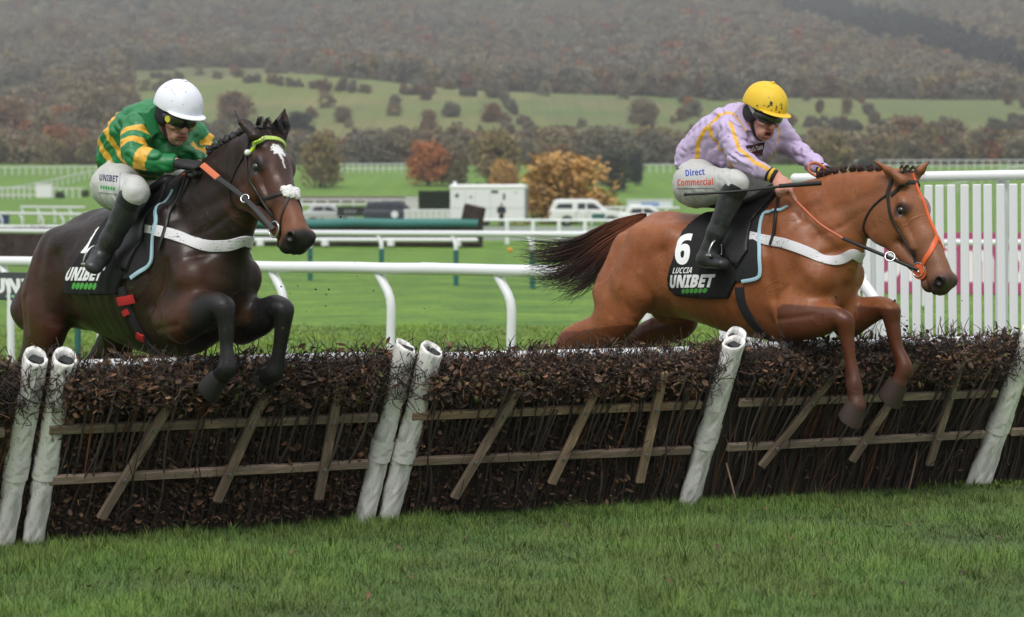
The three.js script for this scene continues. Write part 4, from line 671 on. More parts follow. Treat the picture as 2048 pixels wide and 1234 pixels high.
function strands(guides, n, o) {                                          // hair: thin three-sided tapering tubes round guide curves
  const geos = [], col = [];
  for (let i = 0; i < n; i++) {
    const gde = guides[Math.floor(rnd() * guides.length)], sp = o.spread, off = V(rr(-1, 1), rr(-1, 1), rr(-1, 1)), ph = rr(0, 6), cut = rr(0.6, 1), m = 11, pos = [], ind = [], cc = [], c = new THREE.CatmullRomCurve3(gde), red = rnd();
    for (let j = 0; j <= m; j++) {
      const t = j / m * cut, p = c.getPoint(t), s = sp(t), r = o.r * (1 - 0.75 * j / m) * (j ? 1 : 0.7); p.addScaledVector(off, s).add(V(0.5, 1, 0.6).multiplyScalar(Math.sin(ph + t * 7) * 0.02 * t * (o.loose ?? 1))).add(V(noise(i, t * 3, 1), noise(i, t * 3, 5), noise(i, t * 3, 9)).multiplyScalar(0.05 * t * t * (o.loose ?? 1)));
      for (let k = 0; k < 3; k++) { const q = k * 2.094 + ph; pos.push(p.x + r * 0.4 * Math.cos(q), p.y + r * Math.sin(q), p.z + r * Math.cos(q)); const col = o.color(t, red); cc.push(...col); }
    }
    for (let j = 0; j < m; j++) for (let k = 0; k < 3; k++) { const a = j * 3 + k, b = j * 3 + (k + 1) % 3; ind.push(a, b, a + 3, b, b + 3, a + 3); }
    const g = new THREE.BufferGeometry(); g.setAttribute('position', new THREE.Float32BufferAttribute(pos, 3)); g.setAttribute('color', new THREE.Float32BufferAttribute(cc, 3)); g.setIndex(ind); geos.push(g);
  }
  const g = mergeGeometries(geos); g.computeVertexNormals(); return g;
}
const hairMat = phys({ vertexColors: true, roughness: 0.45 });
{
  const L = (x, y, o = 0) => chestnut.fr.L(x, y, o);
  const guides = [[[1288, 432], [1225, 452], [1160, 488], [1100, 498], [1045, 494]], [[1284, 436], [1215, 470], [1150, 505], [1095, 520], [1050, 520]], [[1280, 440], [1210, 485], [1160, 525], [1110, 550], [1062, 552]], [[1280, 442], [1222, 490], [1175, 530], [1135, 562], [1094, 578]], [[1279, 444], [1226, 496], [1188, 548], [1158, 574], [1122, 592]]]
    .map((g, i) => g.map(([x, y], k) => L(x, y, (i - 2) * 0.02 * k * 0.5 + 0.02 * k)));
  part('tail', strands(guides, 850, { r: 0.0036, spread: t => 0.016 + 0.036 * t, color: (t, q) => mixc([0.16, 0.045, 0.018], q > 0.7 ? [0.06, 0.022, 0.014] : [0.013, 0.009, 0.008], smooth(0.22, 0.62, t + 0.15 * q)) }), hairMat, chestnut.g).userData.label = 'tail fading from rust red to black';
  const B = (x, y, o = 0) => bay.fr.L(x, y, o);
  part('tail', strands([[[95, 500], [85, 540], [82, 600], [85, 670], [90, 740]].map(([x, y]) => B(x, y, -0.14)), [[100, 500], [90, 540], [88, 600], [92, 670], [96, 740]].map(([x, y]) => B(x, y, -0.17))], 300, { r: 0.004, spread: t => 0.015 + 0.02 * t, color: () => [0.01, 0.008, 0.008] }), hairMat, bay.g);
  const fl = (h, n, s, colr, up) => { const H = h.F.H, gs = []; for (const z of [-0.05, -0.02, 0.02, 0.05]) gs.push([H(-0.03, -0.01, z), H(-0.035, up, z * 1.2), H(-0.0, up * 1.25, z * 1.2), H(0.04, up * 0.8 + 0.01, z * 1.1)]); part('forelock', strands(gs, n, { r: 0.003, spread: t => s, loose: 0.25, color: () => colr }), hairMat, h.g); };
  fl(bay, 120, 0.010, [0.010, 0.008, 0.008], 0.022); fl(chestnut, 70, 0.008, [0.06, 0.022, 0.012], 0.01);
}
stage('tack');
// ---------------------------------------------------------------- riders
const skinMat = phys({ vertexColors: true, roughness: 0.5, specularIntensity: 0.5 }), silkMat = phys({ vertexColors: true, roughness: 0.45, sheen: 0.3, sheenRoughness: 0.4, sheenColor: new THREE.Color(1, 1, 1) });
const gloveMat = std({ color: [0.012, 0.012, 0.013], roughness: 0.7 }), bootMat = phys({ vertexColors: true, roughness: 0.38 }), lensMat = phys({ color: [0.010, 0.010, 0.012], roughness: 0.07, clearcoat: 1 });
function handField(F, w, dir, palm, o = {}) {                             // wrist, towards the knuckles, out of the palm
  const d = dir.clone().normalize(), n = palm.clone().addScaledVector(d, -palm.dot(d)).normalize(), s = d.clone().cross(n).multiplyScalar(o.flip ? -1 : 1), g = o.grow || 0;
  const P = (a, b, c) => w.clone().addScaledVector(d, a).addScaledVector(s, b).addScaledVector(n, c);
  F.bone(P(-0.03, 0, 0), P(0.03, 0, 0), [0.026 + g, 0.022 + g], [0.036 + g, 0.018 + g], { side: s, k: 0.02 }); F.bone(P(0.03, 0, 0), P(0.082, 0, 0), [0.036 + g, 0.018 + g], [0.041 + g, 0.015 + g], { side: s, k: 0.012 });
  const lens = [[0.042, 0.026, 0.022], [0.046, 0.029, 0.023], [0.043, 0.027, 0.022], [0.034, 0.020, 0.019]];
  for (let f = 0; f < 4; f++) {
    const curl = (o.curl || [70, 85, 55]).map((c, i) => (o.each?.[f]?.[i] ?? c) * Math.PI / 180), b = (1.5 - f) * 0.0205; let p = P(0.084 - Math.abs(f - 1) * 0.004, b, 0), a = 0;
    for (let j = 0; j < 3; j++) { a += curl[j]; const q = p.clone().addScaledVector(d, Math.cos(a) * lens[f][j]).addScaledVector(n, Math.sin(a) * lens[f][j]).addScaledVector(s, (1.5 - f) * 0.001); F.bone(p, q, 0.0098 + g - j * 0.0008, 0.009 + g - j * 0.0008, { k: 0.004 }); p = q; }
  }
  const t0 = P(0.022, 0.030, 0.006), t1 = P(0.052, 0.050, 0.018), t2 = P(0.078, 0.046, 0.034), t3 = P(0.094, 0.034, 0.044);
  F.bone(t0, t1, 0.014 + g, 0.012 + g, { k: 0.012 }); F.bone(t1, t2, 0.012 + g, 0.0105 + g, { k: 0.004 }); F.bone(t2, t3, 0.0105 + g, 0.009 + g, { k: 0.004 });
}
function makeRider(s) {
  const fr = s.frame, L = (a) => fr.L(a[0], a[1], a[2]), g = thing('person', s.label, 'person', [fr.o.x, 0, fr.o.z], fr.turn);
  const hf = V(...s.face).normalize(), hu0 = V(...s.up), hs = hf.clone().cross(hu0).normalize(), hu = hs.clone().cross(hf).normalize(), C = L(s.headAt), k = s.headSize || 1;
  const Q = (f, u, r = 0) => C.clone().addScaledVector(hf, f * k).addScaledVector(hu, u * k).addScaledVector(hs, r * k);
  const B = new Field(), hb = (F, c, rw, ru, rv, o = {}) => F.blob(Q(...c), rw * k, ru * k, rv * k, { axis: hf, side: hs, k: 0.02, ...o });
  // body: head, neck, torso, arms, legs as one skin
  const sp = s.spine.map(a => L(a)); B.limb(sp, [[0.12, 0.09], [0.12, 0.08], [0.13, 0.08], [0.08, 0.065]], { k: 0.03 });
  for (const a of [s.armR, s.armL]) B.chain(a.map(q => L(q)), [0.042, 0.034, 0.03, 0.026], { k: 0.02 });
  for (const a of [s.legR, s.legL]) B.chain(a.map(q => L(q)), [0.07, 0.042, 0.03, 0.026], { k: 0.02 });
  hb(B, [-0.012, 0.035], 0.098, 0.076, 0.095); B.bone(Q(0.02, -0.01), Q(0.04, -0.085), [0.062 * k, 0.072 * k], [0.044 * k, 0.045 * k], { side: hs, k: 0.03 });
  hb(B, [0.073, -0.108], 0.02, 0.022, 0.016); B.bone(Q(0.088, 0.012), Q(0.112, -0.034), 0.010 * k, 0.014 * k, { k: 0.012 }); hb(B, [0.104, -0.04], 0.012, 0.019, 0.010, { k: 0.008 });
  const open = s.mouth || 0;
  hb(B, [0.087, -0.066 + open * 0.2], 0.016, 0.026, 0.008, { k: 0.008 }); hb(B, [0.084, -0.082 - open], 0.014, 0.022, 0.008, { k: 0.008 });
  for (const i of [-1, 1]) { hb(B, [0.066, -0.026, i * 0.044], 0.03, 0.022, 0.02); hb(B, [0.075, -0.075, i * 0.026], 0.02, 0.018, 0.025); hb(B, [0.078, 0.022, i * 0.03], 0.024, 0.024, 0.01); hb(B, [0.092, 0.002, i * 0.032], 0.014, 0.016, 0.008, { cut: true, k: 0.01 }); hb(B, [-0.01, -0.01, i * 0.078], 0.018, 0.008, 0.03, { k: 0.008 }); }
  hb(B, [0.104, -0.074 - open * 0.4], 0.02, 0.019, 0.0025 + open * 0.55, { cut: true, k: 0.004 });
  B.bone(Q(-0.02, -0.06), sp[sp.length - 1], 0.058 * k, 0.062, { k: 0.03 });
  const bare = !s.gloves, hands = new Field();
  for (const h of s.hands) { handField(B, L(h.at), V(...h.dir), V(...h.palm), h); if (!bare) handField(hands, L(h.at), V(...h.dir), V(...h.palm), { ...h, grow: 0.0035 }); }
  part('body', B.mesh(0.0042, { color: (x, y, z) => {
    const p = V(x, y, z).sub(C), f = p.dot(hf) / k, u = p.dot(hu) / k, r = p.dot(hs) / k, n = fbm(x * 40, y * 40, z * 40, 3), m = fbm(x * 130, y * 130, z * 130, 2); let c = mixc(s.skin, [s.skin[0] * 1.06, s.skin[1] * 0.80, s.skin[2] * 0.78], clamp(0.4 + n));
    const head = Math.hypot(f, u, r) < 0.2; if (head) {
      if (u < -0.045 && u > -0.16 && s.stubble) c = mixc(c, [0.20, 0.13, 0.11], 0.4 * clamp(0.8 + m));
      if (f > 0.06 && Math.abs(r) < 0.027 && Math.abs(u + 0.074 + open * 0.4) < 0.014 + open) c = mixc(c, [0.36, 0.10, 0.09], 0.75);
      if (open && f > 0.05 && f < 0.094 && Math.abs(r) < 0.019 && Math.abs(u + 0.074 + open * 0.4) < open * 0.5) c = [0.10, 0.02, 0.02];
      if (m > 0.28 && f > 0.03) c = mixc(c, [0.10, 0.075, 0.06], 0.6);
    } else if (m > 0.34) c = mixc(c, [0.14, 0.10, 0.08], 0.5);
    return c;
  } }), skinMat, g);
  if (!bare) part('gloves', hands.mesh(0.004), gloveMat, g);
  // jacket
  const J = new Field(); J.limb(s.spine.map(a => L(a)), s.jacket, { k: 0.05 });
  const arm = (a, w) => { const p = a.map(q => L(q)); J.limb(p, w || [0.085, 0.066, 0.055, 0.042], { k: 0.05 }); return p; }, aR = arm(s.armR), aL = arm(s.armL);
  J.bone(sp[sp.length - 1], sp[sp.length - 1].clone().lerp(C, 0.38), 0.075, 0.066, { k: 0.03 });
  for (const b of s.puff || []) J.blob(L(b), b[3], b[4] || b[3], b[5] || b[3], { k: 0.06 });
  const rail = (p) => (x, y, z) => { let best = 1e9, bs = 0, acc = 0, rv = null; for (let i = 0; i + 1 < p.length; i++) { const e = p[i + 1].clone().sub(p[i]), l = e.length(), t = clamp(((x - p[i].x) * e.x + (y - p[i].y) * e.y + (z - p[i].z) * e.z) / (l * l)), d = Math.hypot(x - p[i].x - e.x * t, y - p[i].y - e.y * t, z - p[i].z - e.z * t); if (d < best) { best = d; bs = acc + t * l; rv = V(x - p[i].x - e.x * t, y - p[i].y - e.y * t, z - p[i].z - e.z * t); } acc += l; } return [best, bs, rv]; };
  const rR = rail(aR), rL = rail(aL), rS = rail(sp), endOf = (p) => p.slice(1).reduce((a, q, i) => a + q.distanceTo(p[i]), 0), eR = endOf(aR), eL = endOf(aL);
  J.post = (d, x, y, z) => { const a = 0.6 * simplex(x * 3, y * 3, z * 3), w = simplex(x * 4.5 + a, y * 8 + a, z * 4.5), q = simplex(x * 8 - y * 9 + a, y * 7 + x * 9, z * 8 + a); return d + 0.011 * (0.8 - Math.sqrt(w * w + 0.02) * 1.6) + 0.0055 * (0.8 - Math.sqrt(q * q + 0.03) * 1.6); };
  const wristCut = (d, x, y, z) => { for (const p of [aR, aL]) { const a = p[p.length - 2], b = p[p.length - 1], e = b.clone().sub(a).normalize(), q = V(x, y, z).sub(b); const t = q.dot(e); if (t > 0 && q.lengthSq() < 0.02) d = Math.max(d, t); } const nb = sp[sp.length - 1].clone().lerp(C, 0.40), ne = C.clone().sub(sp[sp.length - 1]).normalize(), q = V(x, y, z).sub(nb); if (q.lengthSq() < 0.03) d = Math.max(d, q.dot(ne)); return d; };
  part('jacket', J.mesh(0.0062, { fn: wristCut, slack: 1.8, reach: 0.03, color: (x, y, z, nx, ny, nz) => s.silk({ x, y, z, nx, ny, nz, R: rR(x, y, z), L: rL(x, y, z), S: rS(x, y, z), eR, eL, spots: fbm(x * 75, y * 75, z * 75, 2), n: fbm(x * 14, y * 14, z * 14, 3) }) }), silkMat, g);
  // breeches and boots
  const br = new Field(), tR = s.legR.map(q => L(q)), tL = s.legL.map(q => L(q));
  br.limb([tR[0].clone().lerp(tL[0], -0.05), tL[0].clone().lerp(tR[0], -0.05)], [[(s.thigh || 0.125), 0.125], [(s.thigh || 0.125), 0.125]], { k: 0.05, side: V(0, 1, 0) });
  br.bone(tR[0].clone().lerp(tL[0], 0.5), sp[0].clone().lerp(sp[1], 0.25), [0.15, 0.115], [0.14, 0.105], { k: 0.05 });
  for (const p of [tR, tL]) br.limb([p[0], p[0].clone().lerp(p[1], 0.5).add(V(0, -0.008, 0)), p[1], p[1].clone().lerp(p[2], 0.12)], [s.thigh || 0.125, 0.105, 0.072, 0.062], { k: 0.05 });
  br.post = (d, x, y, z) => { const w = simplex(x * 6, y * 4.5, z * 5), q = simplex(x * 10 + y * 9, y * 5 - x * 7, z * 9); return d + 0.006 * (0.8 - Math.sqrt(w * w + 0.02) * 1.6) + 0.003 * (0.8 - Math.sqrt(q * q + 0.03) * 1.6); };
  part('breeches', br.mesh(0.0075, { color: (x, y, z) => { const n = fbm(x * 30, y * 30, z * 30, 3), sp2 = fbm(x * 80, y * 80, z * 80, 2); const c = mixc([0.50, 0.50, 0.485], [0.56, 0.555, 0.535], clamp(0.5 + n)); return sp2 > 0.45 ? mixc(c, [0.25, 0.22, 0.19], 0.6) : c; } }), std({ vertexColors: true, roughness: 0.8 }), g);
  for (const [leg, foot] of [[s.legR, s.footR], [s.legL, s.footL]]) {
    const p = leg.map(q => L(q)), f = foot.map(q => L(q)), bt = new Field();
    bt.limb([p[1].clone().lerp(p[2], 0.07), p[1].clone().lerp(p[2], 0.45), p[2]], [0.070, 0.064, 0.050], { k: 0.02 }); bt.limb([p[2], f[0]], [0.049, 0.046], { k: 0.03 });
    bt.limb([f[0], f[0].clone().lerp(f[1], 0.45), f[1]], [[0.044, 0.042], [0.046, 0.040], [0.044, 0.032]], { k: 0.035 });
    bt.post = (d, x, y, z) => d + 0.0022 * noise(x * 22, y * 34, z * 22);
    const top = p[1].clone().lerp(p[2], 0.26), bd = new Field();
    part('boot', bt.mesh(0.0065, { color: (x, y, z) => { const n = fbm(x * 25, y * 25, z * 25, 3), q = fbm(x * 60, y * 60, z * 60, 2), c = mixc([0.020, 0.021, 0.023], [0.035, 0.036, 0.038], clamp(0.5 + n)), u = V(x, y, z).sub(top).dot(p[2].clone().sub(p[1]).normalize()); return u < 0 ? [0.008, 0.008, 0.009] : q > 0.38 ? mixc(c, [0.12, 0.11, 0.10], 0.4) : c; } }), bootMat, g);
  }
  // helmet with its silk cap, peak and button
  const hm = new Field(), hp = (f, u, r = 0) => Q(f, u, r), ht = s.helmet || {};
  hb(hm, [-0.008, 0.052], 0.137, 0.115, 0.124, { k: 0 });
  hm.post = (d, x, y, z) => { const p = V(x, y, z).sub(C), u = p.dot(hu) / k, f = p.dot(hf) / k; const cutp = 0.036 - u + 0.14 * Math.min(0, f) ; return Math.max(d, cutp) + 0.0016 * noise(x * 30 + 2 * noise(x * 9, y * 9, z * 9), y * 16, z * 30); };
  part('helmet', hm.mesh(0.005, { color: (x, y, z) => { const p = V(x, y, z).sub(C), f = p.dot(hf) / k, u = p.dot(hu) / k, r = p.dot(hs) / k, q = fbm(x * 90, y * 90, z * 90, 2), w = ht.mud ? smooth(0.12, 0.02, Math.hypot(f - 0.115, u - 0.075, r - 0.03)) : 0.06; return q > 0.47 - 0.26 * w ? [0.03, 0.035, 0.02] : ht.color; } }), std({ vertexColors: true, roughness: 0.6 }), g);
  const pk = new Field(); hb(pk, [0.088, 0.044], 0.082, 0.100, 0.010, { k: 0 }); pk.post = (d, x, y, z) => { const p = V(x, y, z).sub(C); return Math.max(d, 0.02 - p.dot(hf) / k) ; };
  part('helmet_peak', pk.mesh(0.004), std({ color: ht.color, roughness: 0.6 }), g);
  part('helmet_button', new THREE.SphereGeometry(0.014 * k, 16, 10).applyMatrix4(new THREE.Matrix4().makeScale(1, 0.6, 1)).translate(...Q(-0.008, 0.176).toArray()), std({ color: ht.color, roughness: 0.6 }), g);
  // black liner round the ears, chin strap, goggles
  const ln = new Field(); for (const i of [-1, 1]) { hb(ln, [-0.02, -0.005, i * 0.070], 0.062, 0.022, 0.052); ln.bone(Q(-0.01, -0.03, i * 0.074), Q(0.035, -0.105, i * 0.040), [0.02, 0.008], [0.014, 0.008], { side: hf, k: 0.01 }); } ln.limb([Q(0.035, -0.105, 0.040), Q(0.055, -0.128, 0), Q(0.035, -0.105, -0.040)], [0.008, 0.008, 0.008], { k: 0.004 }); hb(ln, [-0.06, -0.02], 0.05, 0.075, 0.06);
  hb(ln, [0.05, 0.036], 0.062, 0.082, 0.016);
  part('helmet_liner', ln.mesh(0.005), gloveMat, g);
  const gg = new Field(); gg.limb([Q(0.035, 0.006, 0.082), Q(0.078, 0.004, 0.062), Q(0.104, 0.002, 0.022), Q(0.104, 0.002, -0.022), Q(0.078, 0.004, -0.062), Q(0.035, 0.006, -0.082)], [[0.018, 0.010], [0.027, 0.013], [0.026, 0.012], [0.026, 0.012], [0.027, 0.013], [0.018, 0.010]], { side: hu, k: 0.01 });
  gg.bone(Q(0.125, -0.022), Q(0.118, -0.034), 0.012, 0.014, { cut: true, k: 0.008 });
  part('goggles', gg.mesh(0.0035), lensMat, g);
  const band = []; for (let i = 0; i <= 16; i++) { const a = Math.PI * (0.5 + i / 16) + 0; band.push(Q(0.035 + Math.cos(a) * 0.172, 0.006 + 0.085 * Math.sin(i / 16 * Math.PI), Math.sin(a) * 0.083 * (1 + 0.42 * Math.sin(i / 16 * Math.PI)))); }
  part('goggle_strap', strap(null, band, 0.020, 0.004, { snap: false, normal: (p) => p.clone().sub(Q(-0.02, 0.03)).normalize() }), std({ color: s.strap || [0.5, 0.5, 0.52] }), g);
  if (s.badge) for (const i of [1]) part('goggle_badge', new THREE.CylinderGeometry(0.016 * k, 0.016 * k, 0.006, 20).applyQuaternion(new THREE.Quaternion().setFromUnitVectors(V(0, 1, 0), hs.clone().addScaledVector(hf, 0.45).normalize())).translate(...Q(0.072, 0.005, 0.082).toArray()), std({ color: s.badge }), g);
  if (s.cuff) for (const p of [aR, aL]) { const e = p[3].clone().sub(p[2]).normalize(); const cf = new Field(); cf.bone(p[3].clone().addScaledVector(e, -0.035), p[3].clone().addScaledVector(e, 0.012), 0.043, 0.040, { k: 0, cap: 0.2 }); part('cuff', cf.mesh(0.004, { color: (x, y, z) => { const t = V(x, y, z).sub(p[3]).dot(e); return Math.abs(t + 0.010) < 0.0075 ? [0.75, 0.42, 0.03] : [0.012, 0.012, 0.013]; } }), std({ vertexColors: true }), g); }
  stage('rider');
  return { g, J, br, B, Q, fr, C, hands: s.hands.map(h => L(h.at)), aR, aL, p: { tR, tL } };
}
// printed patch lying on a garment: grid of points cast along a direction onto the field
function patch(r, F, corners, dir, tex, name, mat = {}) {
  const n = 14, pos = [], uv = [], ind = [], [a, b, c, d] = corners;
  for (let j = 0; j <= n; j++) for (let i = 0; i <= n; i++) { const u = i / n, v = j / n, p = a.clone().multiplyScalar((1 - u) * (1 - v)).addScaledVector(b, u * (1 - v)).addScaledVector(c, u * v).addScaledVector(d, (1 - u) * v); const o = p.clone().addScaledVector(dir, -0.3), h = F.hit(o, dir, 0.003, 0, 0.7) || p; pos.push(h.x, h.y, h.z); uv.push(u, 1 - v); }
  for (let j = 0; j < n; j++) for (let i = 0; i < n; i++) { const k = j * (n + 1) + i; ind.push(k, k + n + 1, k + 1, k + 1, k + n + 1, k + n + 2); }
  const g = new THREE.BufferGeometry(); g.setAttribute('position', new THREE.Float32BufferAttribute(pos, 3)); g.setAttribute('uv', new THREE.Float32BufferAttribute(uv, 2)); g.setIndex(ind); g.computeVertexNormals();
  return part(name, g, std({ map: tex, roughness: 0.8, ...mat }), r.g);
}
function textTex(w, h, bg, lines) {
  const c = document.createElement('canvas'); c.width = w; c.height = h; const x = c.getContext('2d'); x.fillStyle = bg; x.fillRect(0, 0, w, h);
  for (const l of lines) { x.save(); x.translate(l.x, l.y); x.rotate(l.rot || 0); x.fillStyle = l.fill; if (l.dots) for (let i = 0; i < l.dots; i++) { x.beginPath(); x.ellipse((i + 0.5) * l.w / l.dots, 0, l.w / l.dots * 0.42, l.size, 0, 0, 7); x.fill(); } else { x.font = `${l.style || 'bold'} ${l.size}px ${l.font || 'sans-serif'}`; const m = x.measureText(l.text).width; x.scale(l.w / m, 1); x.fillText(l.text, 0, 0); if (l.heavy) { x.lineWidth = l.heavy; x.strokeStyle = l.fill; x.strokeText(l.text, 0, 0); } } x.restore(); }
  const t = new THREE.CanvasTexture(c); t.colorSpace = THREE.SRGBColorSpace; return t;
}
const lilac = [0.56, 0.44, 0.66], amber = [0.76, 0.42, 0.05], green = [0.012, 0.20, 0.060], gold = [0.78, 0.42, 0.045];
const rider6 = makeRider({
  label: 'rider in lilac silks and yellow cap, mouth open, riding the chestnut horse', frame: chestnut.fr,
  face: [0.86, -0.40, 0.30], up: [0.4, 0.9, 0.05], headAt: [1526, 228, 0.04], headSize: 1.06, mouth: 0.016, skin: [0.60, 0.33, 0.26], gloves: false, strap: [0.55, 0.56, 0.6], cuff: true,
  spine: [[1398, 318, 0], [1428, 285, 0], [1478, 252, 0], [1510, 244, 0]], jacket: [[0.165, 0.135], [0.185, 0.145], [0.19, 0.135], [0.11, 0.095]],
  armR: [[1462, 262, 0.18], [1480, 312, 0.25], [1515, 338, 0.23], [1547, 352, 0.205]], armL: [[1556, 262, -0.18], [1588, 296, -0.23], [1622, 322, -0.18], [1650, 344, -0.12]],
  legR: [[1392, 368, 0.13], [1474, 368, 0.30], [1432, 465, 0.345], [1424, 492, 0.35]], legL: [[1440, 368, -0.13], [1545, 370, -0.28], [1520, 460, -0.33], [1512, 490, -0.34]],
  footR: [[1410, 518, 0.35], [1446, 528, 0.37]], footL: [[1505, 505, -0.34], [1545, 510, -0.36]], thigh: 0.128,
  hands: [{ at: [1555, 356, 0.20], grow: 0.002, dir: [0.62, -0.75, 0.22], palm: [-0.35, -0.45, -0.75], each: { 0: [12, 8, 6] }, curl: [75, 85, 55] }, { at: [1656, 347, -0.11], dir: [0.85, -0.45, 0.3], palm: [-0.3, -0.7, 0.5], flip: true, curl: [60, 80, 50] }],
  helmet: { color: [0.80, 0.52, 0.03], mud: true }, puff: [[1478, 305, 0.0, 0.15, 0.14, 0.13], [1520, 285, -0.06, 0.11, 0.11, 0.11]],
  silk({ x, y, z, R, L, S, nx, ny, nz, spots, n }) {
    const onR = R[0] < 0.10 && R[0] < S[0] - 0.04 * 0, onL = L[0] < 0.10; let c = mixc(lilac, [lilac[0] * 0.93, lilac[1] * 0.92, lilac[2] * 0.95], clamp(0.5 + n));
    const arm = R[0] - 0.085 < L[0] - 0.085 ? R : L, isArm = Math.min(R[0], L[0]) < S[0] - 0.055;
    // amber seams: along the outside of each sleeve, round the armholes, down each side of the body
    const off = (rv, dx, dy, dz) => { const l = Math.hypot(dx, dy, dz), t = (rv.x * dx + rv.y * dy + rv.z * dz) / l; return t > 0 ? Math.sqrt(Math.max(0, rv.lengthSq() - t * t)) : 9; };
    if (isArm && arm[1] > 0.0 && off(arm[2], 0.42, arm === R ? 0.55 : -0.45, arm === R ? 0.72 : 0.55) < 0.013) c = amber;
    const hole = Math.min(R[0], L[0]) - (S[0] - 0.055); if (Math.abs(hole) < 0.010 && S[1] > 0.10) c = amber;
    if (!isArm && S[1] < 0.26) { const rv = S[2]; if (Math.abs(rv.y - (-0.075 + 0.40 * S[1])) < 0.0125 && Math.abs(rv.z) > 0.05) c = amber; }
    if (spots > 0.42) c = mixc(c, [0.13, 0.10, 0.12], 0.7); return c;
  },
});
const rider1 = makeRider({
  label: 'rider in green and yellow hooped silks and white cap, riding the dark bay horse', frame: bay.fr,
  face: [0.90, -0.40, 0.16], up: [0.4, 0.9, 0], headAt: [353, 232, 0.06], headSize: 1.04, skin: [0.56, 0.32, 0.25], stubble: true, gloves: true, strap: [0.03, 0.03, 0.12], badge: [0.65, 0.6, 0.06],
  spine: [[250, 314, 0], [274, 278, 0], [314, 248, 0], [338, 244, 0]], jacket: [[0.165, 0.125], [0.19, 0.14], [0.195, 0.13], [0.11, 0.09]],
  armR: [[276, 258, 0.18], [270, 308, 0.27], [308, 322, 0.22], [350, 327, 0.15]], armL: [[385, 272, -0.18], [415, 300, -0.24], [412, 318, -0.16], [402, 330, -0.08]],
  legR: [[232, 372, 0.13], [270, 388, 0.32], [222, 478, 0.36], [210, 500, 0.37]], legL: [[285, 365, -0.13], [365, 368, -0.28], [330, 460, -0.33], [320, 490, -0.34]],
  footR: [[202, 512, 0.37], [186, 534, 0.46]], footL: [[315, 505, -0.34], [350, 512, -0.36]], thigh: 0.112,
  hands: [{ at: [362, 328, 0.14], dir: [0.9, -0.1, -0.45], palm: [-0.2, -0.9, -0.3], curl: [60, 80, 50] }, { at: [400, 330, -0.07], dir: [0.8, -0.2, 0.5], palm: [-0.2, -0.9, 0.3], flip: true, curl: [60, 80, 50] }],
  helmet: { color: [0.80, 0.81, 0.90] }, puff: [[305, 300, 0.0, 0.15, 0.14, 0.13], [350, 300, -0.05, 0.12, 0.12, 0.10], [280, 325, 0, 0.12, 0.15, 0.10]],
  silk({ x, y, z, R, L, S, spots, n }) {
    let c = mixc(green, [green[0] * 0.8, green[1] * 0.8, green[2] * 0.8], clamp(0.5 + n));
    const isArm = Math.min(R[0], L[0]) < S[0] - 0.045, a = R[0] < L[0] ? R : L, inn = (t, bands) => bands.some(([p, q]) => t > p && t < q);
    if (isArm) { if (inn(a[1], [[0.055, 0.085], [0.125, 0.165], [0.215, 0.275]])) c = gold; } else if (inn(S[1], [[0.03, 0.075], [0.135, 0.19]])) c = gold;
    if (spots > 0.46) c = mixc(c, [0.03, 0.03, 0.02], 0.6); return c;
  },
});
{ // lettering on breeches and breast
  const side = (r, p) => p.map(([x, y, o]) => r.fr.L(x, y, o));
  const toward = (r, px, py) => r.fr.dir(px, py);
  const grey = '#bdbcba';
  patch(rider6, rider6.br, side(rider6, [[1353, 336, 0.25], [1428, 336, 0.28], [1428, 376, 0.28], [1353, 376, 0.25]]), toward(rider6, 1392, 356), textTex(512, 270, grey, [{ text: 'Direct', x: 120, y: 112, w: 270, size: 118, style: '', fill: '#3b4fa0', heavy: 4, rot: -0.08 }, { text: 'Commercial', x: 8, y: 240, w: 496, size: 118, style: '', fill: '#d0563c', heavy: 4, rot: -0.03 }]), 'breeches_print');
  patch(rider1, rider1.br, side(rider1, [[196, 341, 0.24], [240, 343, 0.28], [237, 388, 0.28], [196, 384, 0.24]]), toward(rider1, 217, 364), textTex(400, 400, '#bdbcba', [{ text: 'UNIBET', x: 20, y: 180, w: 350, size: 160, fill: '#1b1f4a', heavy: 5, rot: 0.04 }, { dots: 6, x: 40, y: 300, w: 290, size: 36, fill: '#2f9a48', rot: 0.06 }]), 'breeches_print');
  patch(rider6, rider6.J, side(rider6, [[1490, 292, 0.0], [1530, 284, -0.02], [1524, 312, -0.02], [1506, 312, 0.0]]), toward(rider6, 1510, 300), textTex(256, 160, '#3a1420', [{ text: 'Dick-Tom', x: 12, y: 100, w: 230, size: 76, fill: '#e8dfe2', rot: -0.1 }]), 'breast_print');
}
